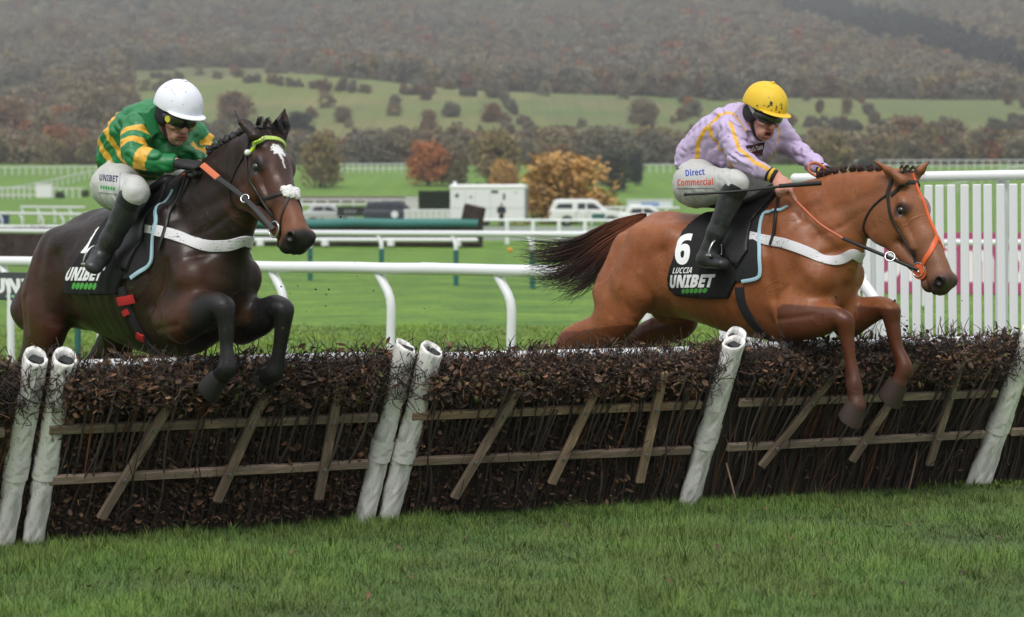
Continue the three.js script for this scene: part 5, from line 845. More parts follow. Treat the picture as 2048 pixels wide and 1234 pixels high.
// whip, reins
{
  const f = chestnut.fr, a = f.L(1371, 389, 0.50), b = f.L(1552, 374, 0.275), c = f.L(1575, 371, 0.25), d = f.L(1643, 366, 0.17);
  const w = thing('riding_whip', 'black riding whip held level in the lilac rider hand', 'whip', [f.o.x, 0, f.o.z], f.turn);
  part('shaft', tube([a, a.clone().lerp(b, 0.5).add(V(0, -0.006, 0)), b, c], 0.0075, 30, 8), leather, w); part('grip', rod(c.clone().lerp(d, -0.25), d, 0.012, 0.0135, 12), gloveMat, w); part('tip', new THREE.SphereGeometry(0.011, 12, 8).translate(...a.toArray()), leather, w);
  const rein = (h, br, hand, s, label, mid) => { const g = thing('reins', label, 'reins', [h.fr.o.x, 0, h.fr.o.z], h.fr.turn); const bits = s.map(i => h.F.snap(h.F.H(0.475, -0.112, i * 0.055), 0.014)); return [g, bits]; };
  const [g6, bt6] = rein(chestnut, 0, 0, [1, -1], 'orange and black rubber reins from the chestnut horse bit to its rider');
  const hR = f.L(1575, 385, 0.20), m6 = f.L(1686, 477, 0.165), rubber = phys({ color: [0.50, 0.13, 0.06], roughness: 0.5 });
  part('rein_grip', tube([hR, f.L(1600, 410, 0.19), f.L(1640, 448, 0.18), m6], 0.0075, 24, 8), rubber, g6); part('rein_leather', tube([m6, f.L(1740, 499, 0.16), bt6[0]], 0.010, 16, 8), leather, g6);
  part('rein_grip', tube([f.L(1665, 352, -0.08), f.L(1720, 400, -0.13), f.L(1780, 460, -0.16)], 0.0075, 16, 8), rubber, g6); part('rein_leather', tube([f.L(1780, 460, -0.16), bt6[1]], 0.010, 16, 8), leather, g6);
  part('martingale_ring', ring(f.L(1780, 513, 0.155), V(0.5, 0.4, 0.8), 0.026), steel, g6);
  part('rein_loop', tube([f.L(1632, 352, 0.02), f.L(1618, 342, 0.04), f.L(1619, 329, 0.03), f.L(1632, 326, 0.0), f.L(1648, 336, -0.03), f.L(1660, 350, -0.06)], 0.009, 24, 8), rubber, g6);
  const [g1, bt1] = rein(bay, 0, 0, [1, -1], 'orange and black reins from the bay horse bit to its rider'), q = bay.fr;
  const a1 = q.L(405, 330, 0.12), b1 = q.L(436, 356, 0.13), c1 = q.L(490, 397, 0.14);
  part('rein_grip', strap(null, [a1, a1.clone().lerp(b1, 0.5), b1], 0.032, 0.006, { snap: false, normal: () => V(0.5, 0.5, 0.7) }), phys({ color: [0.62, 0.15, 0.06], roughness: 0.6 }), g1);
  part('rein_leather', strap(null, [b1, c1, bt1[0]], 0.024, 0.005, { snap: false, normal: () => V(0.5, 0.5, 0.7) }), leather, g1); part('martingale_ring', ring(c1, V(0.5, 0.4, 0.8), 0.02), steel, g1);
  part('rein_leather', tube([q.L(420, 330, -0.08), q.L(520, 400, -0.14), bt1[1]], 0.009, 16, 8), leather, g1);
  part('rein_grip', tube([q.L(374, 347, 0.08), q.L(366, 352, 0.05), q.L(372, 362, 0.02)], 0.008, 12, 8), rubber, g1);
}
// stirrups
for (const [h, foot, label] of [[chestnut, [[1430, 497, 0.36]], 'steel stirrup iron round the lilac rider boot'], [bay, [[188, 512, 0.40]], 'steel stirrup iron round the green rider boot']]) {
  const f = h.fr, c = f.L(...foot[0]), g = thing('stirrup', label, 'stirrup', [f.o.x, 0, f.o.z], f.turn), w = 0.062, pts = [];
  for (let i = 0; i <= 12; i++) { const a = i / 12 * Math.PI; pts.push(c.clone().add(V(0.0 + 0.015 * Math.sin(a), Math.sin(a) * 0.085 - 0.035, Math.cos(a) * w))); }
  part('iron', tube(pts, 0.006, 30, 8), steel, g); part('tread', new RoundedBoxGeometry(0.035, 0.012, w * 2 + 0.012, 2, 0.004).translate(c.x, c.y - 0.04, c.z), steel, g);
  part('leather_strap', strap(null, [c.clone().add(V(0.015, 0.05, 0)), c.clone().add(V(0.07, 0.16, -0.03)), c.clone().add(V(0.16, 0.32, -0.07))], 0.02, 0.005, { snap: false, normal: () => V(0, 0, 1) }), leather, g);
}
// ---------------------------------------------------------------- rails, fences, vehicles, boards
const RAILW = phys({ color: [0.80, 0.81, 0.83], roughness: 0.4 }), RAILOLD = std({ color: [0.66, 0.67, 0.68], roughness: 0.6 }), GREENP = std({ color: [0.02, 0.12, 0.105], roughness: 0.6 });
const lineAt = (pts) => (px) => { let i = 0; while (i < pts.length - 2 && px > pts[i + 1][0]) i++; const [a, b] = [pts[i], pts[i + 1]], t = (px - a[0]) / (b[0] - a[0]); return 1 / lerp(1 / a[1], 1 / b[1], t); };   // straight lines in plan
const onGround = (px, d) => { const p = at(px, HORIZON, d); return V(p.x, landY(p.x, p.z), p.z); };
function runningRail(label, pts, h, r, posts, o = {}) {                  // rail of plastic pipe on posts; pts: [pixel column, distance]
  const g = thing('running_rail', label, 'rail'), D = lineAt(pts), n = o.n || 24, x0 = pts[0][0], x1 = pts[pts.length - 1][0], line = [];
  for (let i = 0; i <= n; i++) { const px = lerp(x0, x1, i / n), p = onGround(px, D(px)); p.y += h + (o.wob || 0.006) * noise(i * 0.9, h, pts[0][1]); line.push(p); }
  part('rail', tube(line, r, n * 2, o.rad || 12), o.mat || RAILW, g);
  if (o.bend && r < 0.08) { for (const e of [line[0], line[n]]) part('end_cap', new THREE.SphereGeometry(r * 0.98, 14, 10).translate(...e.toArray()), o.mat || RAILW, g); for (let i = 3; i < n; i += 5) { const t = line[i + 1].clone().sub(line[i]).normalize(); part('joint', rod(line[i].clone().addScaledVector(t, -0.09), line[i].clone().addScaledVector(t, 0.09), r * 1.05, r * 1.05, 14), o.mat || RAILW, g); } }
  if (o.low) part('rail', tube(line.map(p => p.clone().add(V(0, o.low - h, 0))), r, n * 2, 8), o.mat || RAILW, g);
  const fwd = line[line.length - 1].clone().sub(line[0]).setY(0).normalize();
  for (const px of posts) {
    const b = onGround(px, D(px)), lean = o.bend || 0;
    if (o.green) {
      const p = part('post', new RoundedBoxGeometry(0.13, o.green + 0.1, 0.13, 1, 0.01).translate(0, o.green / 2 - 0.05, 0), GREENP, g); p.position.copy(b);
      part('bracket', tube([b.clone().setY(b.y + o.green - 0.02), b.clone().setY(b.y + o.green + 0.12), b.clone().addScaledVector(fwd, -lean * 0.6).setY(b.y + h - 0.12), b.clone().addScaledVector(fwd, -lean).setY(b.y + h)], r * 0.8, 10, 8), o.mat || RAILW, g);
    } else if (lean) part('post', tube([b.clone().setY(b.y - 0.05), b.clone().setY(b.y + h * 0.5), b.clone().addScaledVector(fwd, -lean * 0.03).setY(b.y + h - lean * 1.25), b.clone().addScaledVector(fwd, -lean * 0.5).setY(b.y + h - lean * 0.55), b.clone().addScaledVector(fwd, -lean).setY(b.y + h)], o.pr || r * 0.85, 20, 10), o.mat || RAILW, g);
    else { const p = part('post', o.postGeo || (o.postGeo = new THREE.BoxGeometry(o.pw || 0.10, h, o.pw || 0.10).translate(0, h / 2, 0)), o.mat || RAILW, g); p.position.copy(b); }
  }
  return g;
}
const every = (a, b, s) => { const r = []; for (let x = a; x <= b; x += s) r.push(x); return r; };
runningRail('white running rail on bent white posts just behind the hurdle', [[-160, 25.2], [530, 21.3], [1100, 19.2], [1722, 16.2]], 1.2, 0.052, [20, 200, 386, 566, 781, 1022, 1292, 1590, 1772], { bend: 0.21, pr: 0.040 });
runningRail('white running rail on green posts across the turf', [[-160, 86], [200, 73], [620, 64.5], [912, 59], [1300, 53], [1700, 48.5]], 1.32, 0.075, [-20, 110, 235, 357, 478, 620, 763, 912, 1065, 1230, 1400], { bend: 0.16, green: 0.91 });
{ // picket wing to the right: tall white palings on a round top rail
  const g = thing('picket_fence', 'tall white picket wing fence beside the chestnut horse head', 'fence'), D = lineAt([[1360, 17.2], [1590, 16.9], [2048, 16.2], [2300, 15.9]]), pt = (px, y) => { const p = onGround(px, D(px)); return V(p.x, y, p.z); };
  const top = (px) => 1.6 + (445 - lerp(357, 350, (px - 1590) / 458)) * D(px) / FPX;
  part('top_rail', tube(every(1590, 2300, 71).map(px => pt(px, top(px))), 0.035, 40, 14), RAILW, g); part('top_rail_end', new THREE.SphereGeometry(0.036, 16, 12).translate(...pt(1590, top(1590)).toArray()), RAILW, g);
  part('mid_rail', tube(every(1480, 2300, 82).map(px => pt(px, 0.45).add(V(0, 0, -0.05))), 0.03, 30, 10), RAILW, g);
  const pale = new RoundedBoxGeometry(0.060, 1.92, 0.024, 2, 0.009);
  for (let px = 1445, i = 0; px < 2150; px += 24.2, i++) { const h = px < 1590 ? 1.55 : top(px) - 0.06, p = part('pale', pale, RAILW, g); p.scale.y = h / 1.92; const q = pt(px + rr(-1.5, 1.5), h / 2); p.position.set(q.x, q.y, q.z + 0.03); p.rotation.z = rr(-0.008, 0.008) + 0.012; p.rotation.y = 0.12; }
  for (const px of [1500, 1745, 2010]) part('post', rod(pt(px, 0), pt(px, top(px) - 0.03), 0.045, 0.045, 14).translate(0, 0, -0.09), RAILW, g);
}
// flat boards with lettering
function board(name, label, cat, px0, px1, d, y0, y1, tex, color) {
  const a = at(px0, HORIZON, d[0]), b = at(px1, HORIZON, d[1]), v = b.clone().sub(a).setY(0), L = v.length(), g = thing(name, label, cat, [(a.x + b.x) / 2, y0 + landY(a.x, a.z), (a.z + b.z) / 2], -Math.atan2(v.z, v.x));
  part('panel', new RoundedBoxGeometry(L, y1 - y0, 0.04, 1, 0.008).translate(0, (y1 - y0) / 2, 0), std({ color, roughness: 0.6 }), g);
  if (tex) { const f = new THREE.PlaneGeometry(L - 0.03, y1 - y0 - 0.03).translate(0, (y1 - y0) / 2, 0.024); part('print', f, std({ map: tex, roughness: 0.55 }), g); }
  for (const s of [-0.45, 0, 0.45]) part('stake', new THREE.BoxGeometry(0.05, y0 + (y1 - y0) * 0.9, 0.04).translate(L * s, (y1 - y0) * 0.45 - y0 / 2, -0.045), GREENP, g);
  return g;
}
board('sponsor_board', 'dark sponsor board with white lettering under the rail behind the bay horse', 'board', -330, 175, [25.9, 23.3], 0.80, 1.09, textTex(1024, 128, '#45484d', [{ text: 'UNIBET', x: 668, y: 96, w: 280, size: 96, fill: '#f0f0f0', heavy: 6 }, { dots: 6, x: 720, y: 114, w: 120, size: 8, fill: '#86b9a0' }, { text: 'UNIBET', x: 140, y: 96, w: 280, size: 96, fill: '#f0f0f0', heavy: 6 }]), [0.06, 0.065, 0.07]);
board('sponsor_board', 'pink sponsor board with white letters behind the white pickets', 'board', 1690, 2330, [53, 50], 0.02, 1.38, textTex(1024, 240, '#b04a76', [{ text: 'Unino', x: 60, y: 190, w: 560, size: 210, fill: '#f3e9ee', heavy: 10 }]), [0.42, 0.07, 0.17]);
runningRail('white rail in front of the pink board behind the pickets', [[1640, 46], [2300, 43]], 1.22, 0.06, [1700, 1850, 2000, 2150], { pw: 0.1 });
board('sponsor_board', 'small black advertising board left of the dark estate car', 'board', 674, 745, [176, 176], 0.6, 1.35, textTex(256, 64, '#222427', [{ text: 'ooo', x: 50, y: 44, w: 90, size: 40, fill: '#8d9092' }]), [0.03, 0.03, 0.035]);
// birch steeplechase fences
const brushMat = std({ map: noiseTex((u, v) => { const s = fbm(u * 90, v * 8, 1, 3), b = fbm(u * 6, v * 6, 5, 3), k = 0.8 + 0.7 * s + 0.4 * b; return [0.27 * k, 0.205 * k, 0.185 * k]; }, 512, 256, true), roughness: 1 });
function chaseFence(label, px0, px1, d, h, depth, o = {}) {
  const a = onGround(px0, d[0]), b = onGround(px1, d[1]), v = b.clone().sub(a), L = v.length(), g = thing('steeplechase_fence', label, 'fence', a.toArray(), -Math.atan2(v.z, v.x)), n = Math.round(L * 3), geos = [];
  for (let i = 0; i < n; i++) { const x = (i + 0.5) * L / n; geos.push(new THREE.BoxGeometry(L / n * 1.15, h + 0.07 * noise(i * 0.8, 2), depth + 0.12 * noise(i * 1.7, 6)).rotateX(-0.1).translate(x, h / 2, -depth / 2)); }
  const bg = mergeGeometries(geos); boxUV(bg); part('birch_face', bg, brushMat, g);
  const tw = new THREE.InstancedMesh(twigGeos[2], std({ roughness: 1 }), Math.round(L * 60)); tw.name = 'birch_tips'; tw.userData.kind = 'stuff'; g.add(tw);
  fillInst(tw, Math.round(L * 60), () => { const k = rr(0.5, 1.3); return [V(rr(0, L), h * rr(0.1, 0.9), rr(-depth * 0.8, 0.06)), new THREE.Euler(rr(-0.2, 0.2), rr(0, 6), rr(-0.25, 0.25)), V(2.4, rr(0.2, 0.4), 2.4), [0.055 * k, 0.040 * k, 0.036 * k]]; });
  if (o.apron) { const pts = []; for (let i = 0; i <= 14; i++) pts.push(V(L * i / 14, h - 0.12 + 0.05 * noise(i * 0.6, 3), -0.0)); const ap = tube(pts, 0.25, 40, 12); ap.scale(1, 1, 1.3); part('green_sheet', ap, std({ color: [0.03, 0.17, 0.15], roughness: 0.6 }), g); }
  if (o.guard) { part('guard_rail', new THREE.CapsuleGeometry(0.11, L, 4, 10).rotateZ(Math.PI / 2).translate(L / 2, 0.32, 0.75), RAILW, g); for (let x = 0.6; x < L; x += 3.6) part('guard_foot', new THREE.CylinderGeometry(0.20, 0.22, 0.34, 10).translate(x, 0.17, 0.80), RAILW, g); }
  if (o.wing) { const w = part('wing_pad', new RoundedBoxGeometry(1.1, 1.5, 0.7, 2, 0.08), brushMat, g); boxUV(w.geometry); w.position.set(L - 0.4, h + 0.1, -0.2); w.rotation.z = -0.22; }
  return g;
}
chaseFence('steeplechase fence with a green sheeted top behind the second rail', 380, 958, [127, 124], 1.30, 1.0, { apron: true, guard: true, wing: true });
chaseFence('plain dark birch steeplechase fence behind the bay horse rump', -160, 330, [108, 104], 1.34, 1.0, {});
runningRail('white rail along the top of the plain birch fence', [[-160, 112], [330, 108]], 1.40, 0.075, every(-100, 300, 100), { n: 10 });
// white panel barrier right of the birch fence, orange marker
{
  const g = thing('crowd_barrier', 'pale grey panel barrier with white posts left of the chestnut tail', 'barrier'), D = 128;
  for (let i = 0; i < 7; i++) { const a = onGround(962 + i * 52, D), b = onGround(962 + (i + 1) * 52, D); part('panel', new THREE.BoxGeometry(b.x - a.x - 0.12, 0.75, 0.04).translate((a.x + b.x) / 2, 0.62 + a.y, a.z), std({ color: [0.42, 0.45, 0.43], roughness: 0.7 }), g); part('post', new RoundedBoxGeometry(0.22, 1.35, 0.14, 1, 0.02).translate(a.x, 0.68 + a.y, a.z + 0.03), RAILW, g); }
  part('top_rail', rod(onGround(955, D).add(V(0, 1.33, 0)), onGround(1330, D).add(V(0, 1.3, 0)), 0.08, 0.08, 10), RAILW, g);
  const m = part('marker_bag', new THREE.SphereGeometry(0.14, 16, 12).scale(1, 0.75, 0.8), std({ color: [0.75, 0.30, 0.02] })); m.position.copy(onGround(1020, 118)).add(V(0, 0.10, 0)); tag(m, 'small orange marker bag on the grass below the barrier', 'marker');
}
// far rails round the course, each its own line
const far = (label, pts, step, h = 1.25, o = {}) => runningRail(label, pts, h, 0.09, every(pts[0][0] + 3, pts[pts.length - 1][0] - 2, step), { mat: RAILOLD, n: 16, rad: 6, pw: 0.16, ...o });
far('white rail sloping into the grass left of the bay rider knee', [[43, 186], [172, 180]], 32, 1.25, { bend: 0.3 });
far('white rail above the birch fence at the left picture edge', [[-40, 150], [165, 146]], 41, 1.2, { bend: 0.3 });
far('white rail climbing diagonally behind the green rider', [[-20, 318], [190, 392]], 11, 1.3);
far('far white rail along the top field at the left', [[-20, 408], [196, 415]], 14, 1.4);
far('white double rail left of the white hut', [[-20, 322], [72, 322]], 11, 1.5, { low: 0.5 });
far('short white rail right of the white hut', [[104, 326], [170, 326]], 13, 1.3);
far('far white rail between the round bush and the orange tree', [[680, 430], [812, 432]], 12, 1.6, { low: 0.8 });
far('far white rail behind the yellow capped rider', [[1240, 430], [1420, 434]], 14, 1.5);
far('far white rail above the chestnut horse ears', [[1690, 452], [2080, 456]], 17, 2.0, { low: 1.0 });
far('pale rail slanting down the field behind the pickets', [[1880, 330], [2080, 445]], 16, 1.4);
far('low rail left of the black advertising board', [[470, 205], [674, 205]], 40, 1.2);
far('pale rail behind the chestnut rider back', [[1180, 172], [1360, 168]], 30, 1.25);
far('pale track rail in front of the brown bank', [[600, 262], [836, 262]], 26, 1.0, { low: 0.5 });
function hut(name, label, cat, px0, px1, d, h, color, o = {}) {
  const a = onGround(px0, d), b = onGround(px1, d), w = b.x - a.x, g = thing(name, label, cat, [(a.x + b.x) / 2, Math.min(a.y, b.y), a.z - 0.8]);
  part('body', new RoundedBoxGeometry(w, h, 1.6, 2, 0.06).translate(0, h / 2, 0), std({ color, roughness: 0.6 }), g); part('roof', new RoundedBoxGeometry(w * 1.06, 0.14, 1.75, 1, 0.04).translate(0, h + 0.06, 0), std({ color: o.roof || [0.7, 0.7, 0.7] }), g); if (o.stripe) part('stripe', new THREE.BoxGeometry(w * 0.4, h * 0.6, 0.03).translate(0, h * 0.5, 0.82), std({ color: o.stripe }), g); return g;
}
hut('white_hut', 'small white hut on the grass left of the bay rider', 'hut', 72, 104, 326, 1.9, [0.78, 0.78, 0.78]);
hut('white_hut', 'little white box at the end of the sloping rail', 'hut', 169, 191, 181, 0.75, [0.75, 0.75, 0.75]);
hut('white_hut', 'white block at the end of the brown bank left of the hedge', 'hut', 812, 839, 258, 1.2, [0.55, 0.54, 0.53]);
hut('marquee', 'long white and pale blue tent behind the chestnut rider', 'tent', 1255, 1345, 262, 0.9, [0.72, 0.75, 0.82], { stripe: [0.25, 0.36, 0.65] });
hut('water_barrel', 'blue barrel at the left picture edge', 'barrel', -12, 10, 178, 0.6, [0.02, 0.04, 0.20], { roof: [0.02, 0.04, 0.2] });
{ const a = onGround(590, 300), b = onGround(838, 300); const m = part('earth_bank', new RoundedBoxGeometry(b.x - a.x, 1.1, 2, 2, 0.2), std({ map: noiseTex((u, v) => { const k = 0.8 + 0.5 * fbm(u * 20, v * 8, 2, 4); return [0.50 * k, 0.45 * k, 0.40 * k]; }, 256, 128, true), roughness: 1 })); m.position.set((a.x + b.x) / 2, a.y + 0.3, a.z); tag(m, 'low brown earth bank behind the parked cars', 'bank'); boxUV(m.geometry); }
// vehicles
const paintW = phys({ color: [0.80, 0.80, 0.80], roughness: 0.28, clearcoat: 0.6 }), glassD = phys({ color: [0.03, 0.035, 0.04], roughness: 0.08, clearcoat: 1 }), tyre = std({ color: [0.015, 0.015, 0.016], roughness: 0.9 }), alloy = std({ color: [0.3, 0.3, 0.31], metalness: 0.8, roughness: 0.4 }), trimD = std({ color: [0.03, 0.03, 0.032], roughness: 0.7 });
function wheel(g, x, r, z) { const w = new THREE.Group(); w.name = 'wheel'; w.position.set(x, r, z); g.add(w); part('tyre', new THREE.TorusGeometry(r * 0.72, r * 0.28, 10, 28), tyre, w); part('rim', new THREE.CylinderGeometry(r * 0.55, r * 0.55, r * 0.4, 20).rotateX(Math.PI / 2), alloy, w); }
function prof(pts, depth, bev = 0.06) { const s = new THREE.Shape(pts.map(p => new THREE.Vector2(...p))); const g = new THREE.ExtrudeGeometry(s, { depth: depth - bev * 2, bevelEnabled: true, bevelSize: bev, bevelThickness: bev, bevelSegments: 3, curveSegments: 6 }); g.translate(0, 0, -(depth - bev * 2) / 2); return toCreasedNormals(g, 0.6); }
function pane(g, name, pts, z, m) { const s = new THREE.Shape(pts.map(p => new THREE.Vector2(...p))); for (const i of [1, -1]) { const e = new THREE.ExtrudeGeometry(s, { depth: 0.02, bevelEnabled: false }); e.translate(0, 0, i > 0 ? z - 0.008 : -z - 0.012); part(name, e, m, g); } }
{ // white pickup with canopy, facing right
  const b = onGround(1098, 164), g = thing('pickup_truck', 'white pickup truck with hard canopy parked behind the chestnut tail', 'pickup', b.toArray(), 0.03);
  part('body', prof([[0.05, 0.55], [0.02, 1.0], [0.12, 1.12], [3.9, 1.12], [4.9, 1.02], [5.25, 0.9], [5.3, 0.5], [4.85, 0.42], [4.7, 0.62], [4.45, 0.78], [4.1, 0.78], [3.88, 0.62], [3.75, 0.42], [1.75, 0.42], [1.62, 0.62], [1.4, 0.8], [1.05, 0.8], [0.82, 0.62], [0.7, 0.45], [0.3, 0.45]], 1.82), paintW, g);
  part('cab', prof([[0.10, 1.10], [0.42, 1.74], [0.62, 1.80], [2.9, 1.82], [3.25, 1.72], [3.95, 1.10]], 1.66, 0.10), paintW, g);
  pane(g, 'window', [[0.42, 1.24], [0.62, 1.58], [1.58, 1.60], [1.58, 1.24]], 0.835, glassD); pane(g, 'window', [[1.95, 1.20], [1.98, 1.62], [2.5, 1.62], [2.5, 1.20]], 0.835, glassD); pane(g, 'window', [[2.62, 1.20], [2.62, 1.62], [3.1, 1.6], [3.6, 1.2]], 0.835, glassD);
  for (const z of [0.8, -0.8]) { wheel(g, 1.22, 0.38, z); wheel(g, 4.28, 0.38, z); part('tail_light', new RoundedBoxGeometry(0.12, 0.36, 0.10, 1, 0.02).translate(0.06, 0.92, z * 1.08), std({ color: [0.55, 0.03, 0.01], roughness: 0.3 }), g); part('headlight', new RoundedBoxGeometry(0.14, 0.2, 0.3, 1, 0.03).translate(5.22, 0.85, z * 0.85), glassD, g); }
  for (const x of [1.85, 2.55, 3.65]) part('door_seam', new THREE.BoxGeometry(0.02, 0.62, 1.83).translate(x, 0.8, 0), trimD, g); for (const x of [2.0, 2.75]) part('door_handle', new THREE.BoxGeometry(0.18, 0.04, 1.86).translate(x, 1.0, 0), trimD, g);
  part('bumper', new RoundedBoxGeometry(0.2, 0.2, 1.7, 1, 0.03).translate(0.02, 0.5, 0), trimD, g); part('roof_bar', new RoundedBoxGeometry(2.2, 0.06, 1.3, 1, 0.02).translate(1.75, 1.88, 0), trimD, g); part('side_panel_emblem', new THREE.BoxGeometry(0.9, 0.34, 1.835).translate(4.35 - 0.95, 0.72, 0), GREENP, g);
}
{ // white ambulance trailer
  const b = onGround(900, 166), w = onGround(1050, 166).x - b.x, g = thing('horse_trailer', 'large white horse ambulance trailer with a small green cross', 'trailer', b.toArray(), -0.10);
  part('body', new RoundedBoxGeometry(w, 2.45, 2.2, 3, 0.10).translate(w / 2, 1.6, -1.1), paintW, g); part('roof', new RoundedBoxGeometry(w + 0.1, 0.36, 2.3, 4, 0.15).translate(w / 2, 2.76, -1.1), phys({ color: [0.84, 0.84, 0.84], roughness: 0.4 }), g);
  part('end_door', new RoundedBoxGeometry(0.06, 2.2, 2.0, 1, 0.02).translate(w + 0.02, 1.55, -1.1), std({ color: [0.28, 0.29, 0.31], roughness: 0.6 }), g);
  for (const x of [0.27, 0.45, 0.72]) part('door_seam', new THREE.BoxGeometry(0.025, 1.9, 0.02).translate(w * x * 0.75, 1.5, 0.008), std({ color: [0.45, 0.46, 0.47] }), g);
  const cr = mergeGeometries([new THREE.BoxGeometry(0.34, 0.12, 0.02), new THREE.BoxGeometry(0.12, 0.34, 0.02)]).translate(0.5, 2.15, 0.012); part('green_cross', cr, GREENP, g);
  part('window', new RoundedBoxGeometry(0.5, 0.2, 0.03, 1, 0.01).translate(w * 0.6, 2.42, 0.01), glassD, g); part('window', new RoundedBoxGeometry(0.16, 0.45, 0.03, 1, 0.01).translate(w * 0.725, 2.08, 0.01), glassD, g); part('emblem', new THREE.CircleGeometry(0.12, 16).translate(w * 0.28, 2.05, 0.014), std({ color: [0.35, 0.36, 0.38] }), g); part('emblem', new THREE.CircleGeometry(0.08, 16).translate(w * 0.88, 2.35, 0.014), std({ color: [0.4, 0.41, 0.42] }), g);
  part('side_strip', new THREE.BoxGeometry(w * 0.98, 0.03, 0.02).translate(w / 2, 1.28, 0.012), std({ color: [0.5, 0.51, 0.52] }), g); part('wheel_arch', new THREE.CylinderGeometry(0.5, 0.5, 0.04, 24, 1, false, -Math.PI / 2, Math.PI).rotateX(Math.PI / 2).translate(w * 0.42, 0.45, 0.0), trimD, g); for (const x of [0.38, 0.47]) wheel(g, w * x, 0.36, -0.12); part('vent', new RoundedBoxGeometry(0.25, 0.25, 0.25, 2, 0.05).translate(0.25, 3.05, -0.8), paintW, g);
}
{ const a = onGround(808, 160), b = onGround(902, 160), g = thing('barrier_screen', 'low white screen panels left of the horse trailer', 'screen', a.toArray()); const n = 8, w = (b.x - a.x) / n; for (let i = 0; i < n; i++) part('panel', new RoundedBoxGeometry(w * 0.94, 1.1, 0.06, 1, 0.015).translate((i + 0.5) * w, 0.6, 0), std({ color: [0.60, 0.61, 0.60] }), g); part('top_rail', rod(V(0, 1.2, 0), V(w * n, 1.2, 0), 0.05, 0.05, 8), RAILW, g); }
{ // dark estate car facing right
  const b = onGround(728, 163), g = thing('dark_car', 'dark blue grey estate car parked left of the white screen', 'car', b.toArray(), 0.08), pm = phys({ color: [0.035, 0.042, 0.06], roughness: 0.3, clearcoat: 0.7 });
  part('body', prof([[0.05, 0.5], [0.0, 0.95], [0.15, 1.1], [3.3, 1.1], [4.2, 0.98], [4.45, 0.8], [4.45, 0.45], [3.95, 0.36], [3.8, 0.6], [3.4, 0.66], [3.15, 0.36], [1.3, 0.36], [1.15, 0.62], [0.75, 0.66], [0.5, 0.4]], 1.85), pm, g); part('cab', prof([[0.08, 1.08], [0.3, 1.62], [0.6, 1.72], [2.3, 1.70], [2.75, 1.58], [3.35, 1.08]], 1.62, 0.1), pm, g);
  pane(g, 'window', [[0.45, 1.16], [0.6, 1.55], [1.25, 1.56], [1.25, 1.16]], 0.815, glassD); pane(g, 'window', [[1.35, 1.16], [1.35, 1.56], [2.1, 1.55], [2.1, 1.16]], 0.815, glassD); pane(g, 'window', [[2.2, 1.16], [2.2, 1.54], [2.6, 1.5], [3.0, 1.16]], 0.815, glassD);
  for (const z of [0.82, -0.82]) { wheel(g, 0.92, 0.36, z); wheel(g, 3.5, 0.36, z); part('headlight', new RoundedBoxGeometry(0.15, 0.16, 0.3, 1, 0.03).translate(4.36, 0.82, z * 0.85), std({ color: [0.7, 0.7, 0.7], roughness: 0.2 }), g); part('tail_light', new RoundedBoxGeometry(0.1, 0.3, 0.1, 1, 0.02).translate(0.05, 0.95, z), std({ color: [0.3, 0.02, 0.02] }), g); }
  part('door_emblem', new THREE.CircleGeometry(0.25, 24).translate(2.1, 0.85, 0.935), std({ color: [0.75, 0.76, 0.78] }), g);
}
function smallCar(label, px, d, color, turn) {
  const b = onGround(px, d), g = thing('small_car', label, 'car', b.toArray(), turn), pm = phys({ color, roughness: 0.3, clearcoat: 0.6 });
  part('body', prof([[0.05, 0.4], [0.0, 0.8], [0.2, 0.92], [3.2, 0.9], [3.95, 0.78], [4.1, 0.4], [3.6, 0.3], [3.4, 0.55], [3.05, 0.55], [2.85, 0.3], [1.2, 0.3], [1.0, 0.55], [0.65, 0.55], [0.45, 0.3]], 1.7), pm, g); part('cab', prof([[0.4, 0.9], [0.75, 1.36], [1.0, 1.44], [2.2, 1.42], [3.0, 0.9]], 1.5, 0.1), pm, g);
  pane(g, 'window', [[0.75, 0.98], [0.95, 1.3], [1.6, 1.32], [1.6, 0.98]], 0.755, glassD); pane(g, 'window', [[1.7, 0.98], [1.7, 1.32], [2.1, 1.3], [2.65, 0.98]], 0.755, glassD); for (const z of [0.75, -0.75]) { wheel(g, 0.82, 0.3, z); wheel(g, 3.22, 0.3, z); part('headlight', new RoundedBoxGeometry(0.14, 0.14, 0.26, 1, 0.03).translate(3.95, 0.68, z * 0.85), glassD, g); }
}
smallCar('silver car parked behind the green topped fence', 604, 178, [0.48, 0.49, 0.5], 0.1);
smallCar('white car mostly hidden behind the chestnut horse croup', 1236, 160, [0.78, 0.78, 0.78], 0.0);
